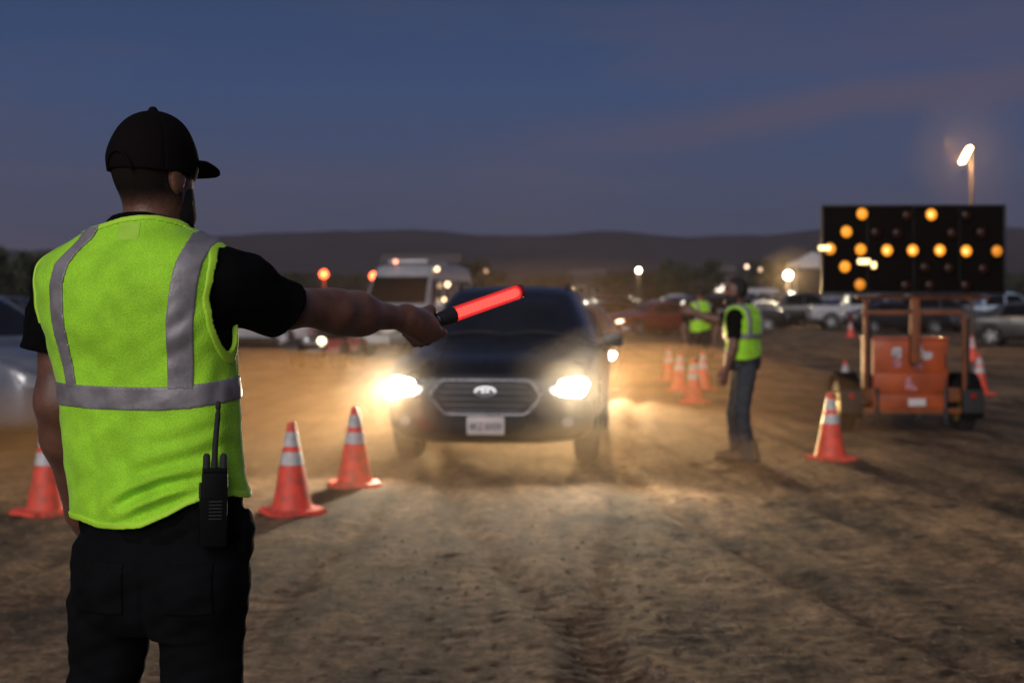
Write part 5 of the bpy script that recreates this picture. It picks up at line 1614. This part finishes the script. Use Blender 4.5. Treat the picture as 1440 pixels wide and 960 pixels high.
    J.d = np.maximum(J.d, jz - zz(682) + 0 * jx + 0 * jy).astype(np.float32)
    keepJ = J.d.copy()
    tro = part_from('trousers', J, base, m_jean, root)
    for l, r_ in ((128, 196), (250, 318)):
        reg = mx([(l - jpx) / S, (jpx - r_) / S, (jpy - 845) / S, (776 - jpy) / S]) + 0 * keepJ
        J.d = mx([keepJ - .0032, -(keepJ + .006), reg, jv + 0 * jz]).astype(np.float32)
        part_from('back_pocket', J, base, m_jean, tro)
    for px_ in (122, 284): 
        p = q(px_, 1452, -.02); p.z = gz(p.x, p.y) + .001; shoe(root, p, (.25 if px_ > 200 else -.12, 1, 0), base, M('work_boot', (.02, .017, .015), .7))

    # ---- lit wand in the right hand: a thing of its own
    R_ = wdir.to_track_quat('Z', 'Y').to_euler()
    wd = empty('traffic_wand', handc - wdir * .066); wd.rotation_euler = R_
    tag(wd, 'glowing red traffic wand with black handle held in the outstretched hand', 'traffic wand')
    bm = bmesh.new()
    lathe(bm, [(0, .020), (.013, .021), (.0155, .026), (.0145, .034), (.0145, .105), (.0175, .108), (.0175, .112), (.0150, .116), (.0165, .120), (.0200, .150), (.0208, .165), (.0190, .167), (0, .167)], 28)
    hd = new_obj('handle', bm_mesh(bm, True, auto=35), m_blackplastic, wd)
    for k in range(4):
        bm = bmesh.new(); lathe(bm, [(.0150, 0), (.0162, .002), (.0162, .006), (.0150, .008)], 24, cap=False); new_obj('grip_ring', bm_mesh(bm, True), m_rubber, hd, (0, 0, .040 + .018 * k))
    m_core = lightmat('wand_core', (1.0, .085, .065), 9.0)
    m_wand = bpy.data.materials.new('wand_tube'); m_wand.use_nodes = True
    t = m_wand.node_tree; t.nodes.clear()
    o_ = t.nodes.new('ShaderNodeOutputMaterial'); tr = t.nodes.new('ShaderNodeBsdfTransparent'); tr.inputs[0].default_value = (1.0, .30, .30, 1)
    em_ = t.nodes.new('ShaderNodeEmission'); em_.inputs[0].default_value = (1.0, .055, .05, 1)
    g_ = t.nodes.new('ShaderNodeTexCoord'); wv = t.nodes.new('ShaderNodeTexWave'); wv.inputs['Scale'].default_value = 22; wv.bands_direction = 'Z'; wv.inputs['Distortion'].default_value = 1.5
    t.links.new(g_.outputs['Object'], wv.inputs['Vector'])
    rp = t.nodes.new('ShaderNodeMapRange'); rp.inputs['To Min'].default_value = .8; rp.inputs['To Max'].default_value = 1.3; t.links.new(wv.outputs['Fac'], rp.inputs['Value'])
    t.links.new(rp.outputs[0], em_.inputs[1])
    gl = t.nodes.new('ShaderNodeBsdfGlossy'); gl.inputs['Roughness'].default_value = .15; gl.inputs[0].default_value = (.3, .3, .3, 1)
    mx1 = t.nodes.new('ShaderNodeMixShader'); mx1.inputs[0].default_value = .5; t.links.new(tr.outputs[0], mx1.inputs[1]); t.links.new(em_.outputs[0], mx1.inputs[2])
    mx2 = t.nodes.new('ShaderNodeMixShader'); mx2.inputs[0].default_value = .06; t.links.new(mx1.outputs[0], mx2.inputs[1]); t.links.new(gl.outputs[0], mx2.inputs[2])
    t.links.new(mx2.outputs[0], o_.inputs[0])
    tub = bmesh.new(); lathe(tub, [(.0174, .1665), (.0180, .168), (.0180, .405), (.0170, .414), (.010, .418), (0, .419)], 28)
    tb = new_obj('light_tube', bm_mesh(tub, True, auto=50), m_wand, wd)
    cb = bmesh.new(); lathe(cb, [(0, .172), (.0110, .174), (.0110, .398), (.008, .404), (0, .406)], 20)
    new_obj('light_core', bm_mesh(cb, True, auto=50), m_core, tb)
    bm = bmesh.new(); lathe(bm, [(.0182, .402), (.0186, .404), (.0186, .410), (.0178, .416), (.0155, .4185)], 28, cap=False); new_obj('end_ring', bm_mesh(bm, True), M('wand_ring', (.30, .02, .02), .3), wd)

    # ---- two-way radio on the belt
    rb = q(299, 762, -.135)
    rad = empty('two_way_radio', rb, R(14)); rad.rotation_euler = (0, R(1.2), R(14)); rad.scale = (.84, .84, .97); tag(rad, 'black two-way radio with antenna clipped to the right back hip of the vested man', 'radio')
    m_radio = M('radio_case', (.003, .003, .0035), .55, spec=.12)
    def rp_(nm, mat, fn, parent=rad, auto=40):
        bm = bmesh.new(); fn(bm); return new_obj(nm, bm_mesh(bm, True, auto=auto), mat, parent)
    rp_('holster', M('radio_holster', (.003, .0028, .0028), .7, spec=.1, bump=.3, bscale=300, bdist=.001), lambda bm: box(bm, (.0, 0, .042), (.062, .044, .100), .008, taper=(1.05, 1.0)))
    bd = rp_('case', m_radio, lambda bm: box(bm, (.002, .0, .090), (.060, .036, .105), .006))
    for k in range(6): rp_('grille_slot', m_rubber, lambda bm: box(bm, (.004, -.0225, .050 + .007 * k), (.030, .003, .0028), .0006), bd)
    rp_('top_plate', m_radio, lambda bm: box(bm, (.002, 0, .146), (.058, .034, .010), .003), bd)
    for sx in (-.018, .021):
        rp_('knob', m_rubber, lambda bm: lathe(bm, [(.0085, .148), (.0082, .170), (.0078, .176), (.005, .180), (0, .181)], 18, 'Z', (sx, 0, 0)), bd)
    rp_('antenna', m_rubber, lambda bm: (tube(bm, [(.000, 0, .146), (.0015, 0, .20), (.006, 0, .262)], [.0078, .0068, .0062], 12), tube(bm, [(.006, 0, .261), (.0068, 0, .271)], [.0048, .0048], 12), lathe(bm, [(.0050, .270), (.0064, .273), (.0064, .280), (.004, .286), (0, .287)], 12, 'Z', (.006, 0, 0))))
    rp_('belt_clip', m_darkmetal, lambda bm: box(bm, (0, .026, .075), (.022, .010, .06), .003))
    rp_('push_to_talk_key', m_rubber, lambda bm: box(bm, (-.031, 0, .105), (.006, .016, .032), .002), bd)
build_marshal()

# ------------------------------------------------------------------ the two other men
def build_helper(D, P, label, h, tyaw, hyaw, tab, trouser_mat, short_legs=False, cap=False, beard=True, hemz=None, sleeve=True):
    def q(k):
        a = P[k]; return PX(a[0], a[1], D + (a[2] if len(a) > 2 else 0))
    hip = (q('hipL') + q('hipR')) / 2
    base = Vector((hip.x, D, gz(hip.x, D)))
    root = empty('person', base); tag(root, label, 'person')
    pts = [q(k) for k in P]
    lo = np.min([np.array(p) for p in pts], 0) - .26; hi = np.max([np.array(p) for p in pts], 0) + .26
    lo[2] = base.z - .01
    hc = q('head'); hax = head_axes(hyaw)
    F = Field(lo, hi, h)
    head_prims(F, hc, hax, 1.0)
    F.cone(hc - Vector((0, 0, .10)), hc - Vector((0, 0, .20)), .058, .062, .03)
    x, y, z = F.all()
    sl, bx, by, bz = F.block((lo[0], lo[1], tab[0][0] - .05), (hi[0], hi[1], tab[-1][0] + .05))
    T, _, _ = torso_field(bx, by, bz, tab, tyaw)
    F.join(sl, T + .025, .03)
    for s in 'LR':
        a, b, c = q('sh' + s), q('el' + s), q('wr' + s)
        F.cone(a, b, .058, .046, .03); F.cone(b, b.lerp(c, .3), .046, .047, .02); F.cone(b.lerp(c, .3), c, .047, .030, .02)
        d = q('hd' + s) - c
        open_hand(F, c, d, (0, 0, 1) if abs(d.z) < .06 else (-1, 0, 0))
        a, b, c = q('hip' + s), q('kn' + s), q('an' + s)
        F.cone(a, b, .080, .055, .03); F.cone(b, b.lerp(c, .35), .054, .054, .02); F.cone(b.lerp(c, .35), c, .054, .038, .02)
    part_from('body', F, base, m_skin, root)
    H = Field(np.array(hc) - .17, np.array(hc) + .17, min(h, .006)); head_prims(H, hc, hax, 1.0)
    x, y, z = H.all(); r, f, u = hax
    lv = (x - hc.x) * f.x + (y - hc.y) * f.y; lw = z - hc.z; keep = H.d.copy()
    nzh = .004 * np.sin(160 * x + 90 * z) * np.sin(150 * y)
    H.d = mx([keep - .010 + nzh, np.minimum(-(lw + .055), 0.05) + 0 * x + 0 * y, lv - .015 - .9 * np.clip(lw - .035, 0, 1)]).astype(np.float32)
    part_from('hair', H, base, m_hair, root)
    if beard:
        H.d = mx([keep - .012, lw + .045 - .3 * np.clip(.05 - lv, 0, 1) + 0 * x, .015 - lv + 0 * z, -(lw + .145) + 0 * x + 0 * y]).astype(np.float32)
        part_from('beard', H, base, m_hair, root)
    if cap: cap_part(root, base, hc, hax, 1.03, .004)
    # T-shirt
    tc_ = np.array([tab[4][1], tab[4][2]])
    lo2 = np.maximum(lo, [tc_[0] - .40, tc_[1] - .40, tab[0][0] - .03]); hi2 = np.minimum(hi, [tc_[0] + .40, tc_[1] + .40, tab[-1][0] + .03])
    K = Field(lo2, hi2, h); kx, ky, kz = K.all()
    K.d, ku, kv = torso_field(kx, ky, kz, tab, tyaw); T0 = K.d.copy()
    K.d = K.d + .014
    for s in 'LR':
        a, b = q('sh' + s), q('el' + s); e = a.lerp(b, .72)
        K.cone(a, e, .072, .062, .03)
        dv = (b - a).normalized(); pl = (kx - e.x) * dv.x + (ky - e.y) * dv.y + (kz - e.z) * dv.z
        near = f_cone(kx, ky, kz, np.array(e), np.array(b), .12, .12)
        K.d = np.maximum(K.d, np.where(near < 0, pl, -1)).astype(np.float32)
    K.d = K.d - .003 * wob(kx, ky, kz, 40.0, .3)
    K.d = np.maximum(K.d, kz - tab[-1][0] + .01 + 0 * kx + 0 * ky).astype(np.float32)
    part_from('t_shirt', K, base, m_tee, root)
    # vest
    u_, v_ = ku, kv
    T = (T0 - .004 * wob(kx, ky, kz, 24.0, .8) - .002 * wob(kx, ky, kz, 52.0, 2.0)).astype(np.float32)
    szL = q('shL').z
    arm = np.maximum((np.sqrt((v_ / .085) ** 2 + ((kz - szL + .05) / .13) ** 2) - 1) * .085, .10 - np.abs(u_))
    hz = hemz or (tab[2][0])
    cuts = [hz - kz + .02 * np.sin(9 * ku) + 0 * T, -arm, kz - tab[-1][0] + .025 + 0 * T]
    G = Field(lo2, hi2, h)
    def band(nm, m, regs, off, par, inner=.014):
        G.d = mx([T - off, -(T + inner)] + regs).astype(np.float32); return part_from(nm, G, base, m, par)
    vest = band('safety_vest', m_vest, cuts, 0, root)
    top = tab[-1][0]
    band('waist_stripe', m_stripe, [np.abs(kz - (hz + .20)) - .026 + 0 * T] + cuts, .005, vest)
    for sg in (-1, 1): band('shoulder_stripe', m_stripe, [np.abs(u_ - sg * .115) - .026 + 0 * T, hz + .19 - kz + 0 * T] + cuts, .006, vest)
    # trousers or shorts
    J = Field([tc_[0] - .40, tc_[1] - .40, lo[2]], [tc_[0] + .40, tc_[1] + .40, hz + .10], h); kx, ky, kz = J.all()
    jt = [(t[0], t[1], t[2], t[3] * (1.0 if t[0] < hz else .92), t[4]) for t in tab[:4]]
    JT, _, _ = torso_field(kx, ky, kz, jt, tyaw); J.d = JT + .008
    cutz = []
    for s in 'LR':
        a, b, c = q('hip' + s), q('kn' + s), q('an' + s)
        if short_legs: J.cone(a, b, .095, .088, .02)
        else:
            J.cone(a, b, .100, .080, .02); J.cone(b, c, .080, .070, .02); J.cone(c, c - Vector((0, 0, .04)), .070, .072, .01)
    J.d = (J.d + .004 * wob(kx, ky, kz, 34.0, .5) + .002 * wob(kx, ky, kz, 80.0, .5)).astype(np.float32)
    J.d = np.maximum(J.d, kz - (hz + .06) + 0 * kx + 0 * ky).astype(np.float32)
    if short_legs: J.d = np.maximum(J.d, q('knL').z + .06 - kz + 0 * kx + 0 * ky).astype(np.float32)
    part_from('shorts' if short_legs else 'trousers', J, base, trouser_mat, root)
    fx, fy = -math.sin(hyaw), math.cos(hyaw)
    for s in 'LR':
        p = q('an' + s); p.z = gz(p.x, p.y) + .001
        dd = P.get('toe' + s, (fx, fy)); shoe(root, p, (dd[0], dd[1], 0), base, m_boot)

def torso_tab(cx, cy, z0, k=1.0, leanx=0.0, fat=1.0):
    prof = [(.86, .165, .105), (.92, .178, .120), (.985, .180, .122), (1.06, .172, .118), (1.15, .175, .120), (1.26, .192, .128), (1.36, .200, .124), (1.42, .190, .108), (1.455, .150, .090), (1.485, .095, .074), (1.515, .066, .062)]
    return [(z0 + a * k, cx + leanx * (a - 1.0), cy, b * fat, c * fat) for a, b, c in prof]

D2 = 13.3
c2 = PX(1046, 470, D2)
tab2 = torso_tab(c2.x, D2, gz(c2.x, D2), .985, -.02, 1.17)
build_helper(D2, {'head': (1035, 409), 'shL': (1034, 446, -.17), 'elL': (1031, 488, -.20), 'wrL': (1021, 519, -.20), 'hdL': (1017, 538, -.20),
                  'shR': (1040, 446, .15), 'elR': (1004, 449, .24), 'wrR': (978, 441, .26), 'hdR': (966, 437, .26),
                  'hipL': (1049, 522, -.09), 'knL': (1042, 580, -.10), 'anL': (1052, 637, -.10), 'hipR': (1044, 522, .09), 'knR': (1034, 580, .08), 'anR': (1036, 634, .12),
                  'toeL': (-1, .25), 'toeR': (-1, .1)},
             'bearded man in safety vest, black tee and grey jeans stretching an arm towards the queue', .0075, R(52), R(100), tab2, m_denim)
D3 = 23.8
c3 = PX(985, 450, D3)
tab3 = torso_tab(c3.x, D3, 0, 1.0, 0, 1.05)
build_helper(D3, {'head': (984, 411), 'shL': (967, 437, .02), 'elL': (961, 462, -.05), 'wrL': (964, 482, -.12), 'hdL': (966, 492, -.15),
                  'shR': (1002, 437, .0), 'elR': (1008, 461, -.03), 'wrR': (1004, 482, -.08), 'hdR': (1002, 492, -.1),
                  'hipL': (977, 475, .0), 'knL': (973, 508, .0), 'anL': (971, 540, .05), 'hipR': (993, 475, .0), 'knR': (995, 508, .0), 'anR': (997, 540, -.05)},
             'man in safety vest and dark shorts standing among the far cones', .011, R(25), R(25), tab3, M('dark_shorts', (.015, .015, .017), .85), short_legs=True)
# ================================================================== dust raised by the queue, volumes added for lamp halos, and the evening haze
def volume_mat(name, col, dens, aniso):
    m = bpy.data.materials.new(name); m.use_nodes = True
    t = m.node_tree; t.nodes.clear()
    o = t.nodes.new('ShaderNodeOutputMaterial'); v = t.nodes.new('ShaderNodeVolumePrincipled')
    v.inputs['Color'].default_value = (*col, 1); v.inputs['Density'].default_value = dens; v.inputs['Anisotropy'].default_value = aniso
    t.links.new(v.outputs[0], o.inputs['Volume'])
    return m
def dust(c, r, dens, label, aniso=.35, col=(.88, .62, .36), seed=0):
    bm = bmesh.new(); bmesh.ops.create_icosphere(bm, subdivisions=4, radius=1.0)
    for v in bm.verts:
        k = 1 + .10 * math.sin(3 * v.co.x + seed) * math.cos(4 * v.co.y + 2 * seed) + .06 * math.sin(7 * v.co.z + 5 * v.co.x)
        v.co = Vector((v.co.x * r[0] * k, v.co.y * r[1] * k, v.co.z * r[2] * k))
    o = new_obj('dust_or_halo_cloud', bm_mesh(bm, True), volume_mat('dust_%g' % (dens * 1000 + seed), col, dens, aniso), None, c)
    tag(o, label, 'dust', kind='stuff')
for k, (sx, sy) in enumerate(((-1.06, 12.25), (.60, 12.15))):  # scattering volumes added to stand in for the headlights' lens bloom
    nm = ('left', 'right')[k]
    dust((sx, sy, .66), (.95, .8, .60), .012, f'added scattering for the lens bloom at the {nm} lamp of the dark SUV', col=(.94, .80, .62), seed=1 + 6 * k)
    dust((sx, sy, .70), (.48, .48, .36), .016, f'denser added scattering for the lens bloom close round the {nm} lamp of the dark SUV', col=(.95, .86, .74), seed=11 + 6 * k)
dust((-.25, 11.6, .0), (2.8, 1.6, .50), .030, 'tan dust low over the dirt before the bumper of the dark SUV', seed=8)
dust((-3.2, 14.4, .0), (4.2, 4.4, .95), .044, 'tan dust drifting left of the dark SUV', seed=2)
dust((1.9, 17.2, .0), (2.4, 5.0, .95), .016, 'tan dust lit up right of the dark SUV', seed=3)
dust((0.0, 26.0, .3), (9.0, 13.0, 2.2), .0012, 'thin dust over the queue of cars', seed=4)
dust((15.13, 77.6, 2.6), (1.9, 1.9, 1.7), .014, 'added scattering for the halo round the glaring lamp above the black pickup', seed=5)  # added to give this lamp its halo
dust((13.6, 42.0, 5.8), (2.0, 2.0, 2.0), .007, 'added scattering for the glow round the floodlight on the tall pole', seed=6)  # added to give the floodlight its glow

bm = bmesh.new(); box(bm, (0, 780, 66), (4600, 1690, 138))
hz = new_obj('haze', bm_mesh(bm), volume_mat('haze_air', (.66, .60, .66), .00034, .2))
tag(hz, 'thin evening haze over the whole field', 'haze', kind='stuff')
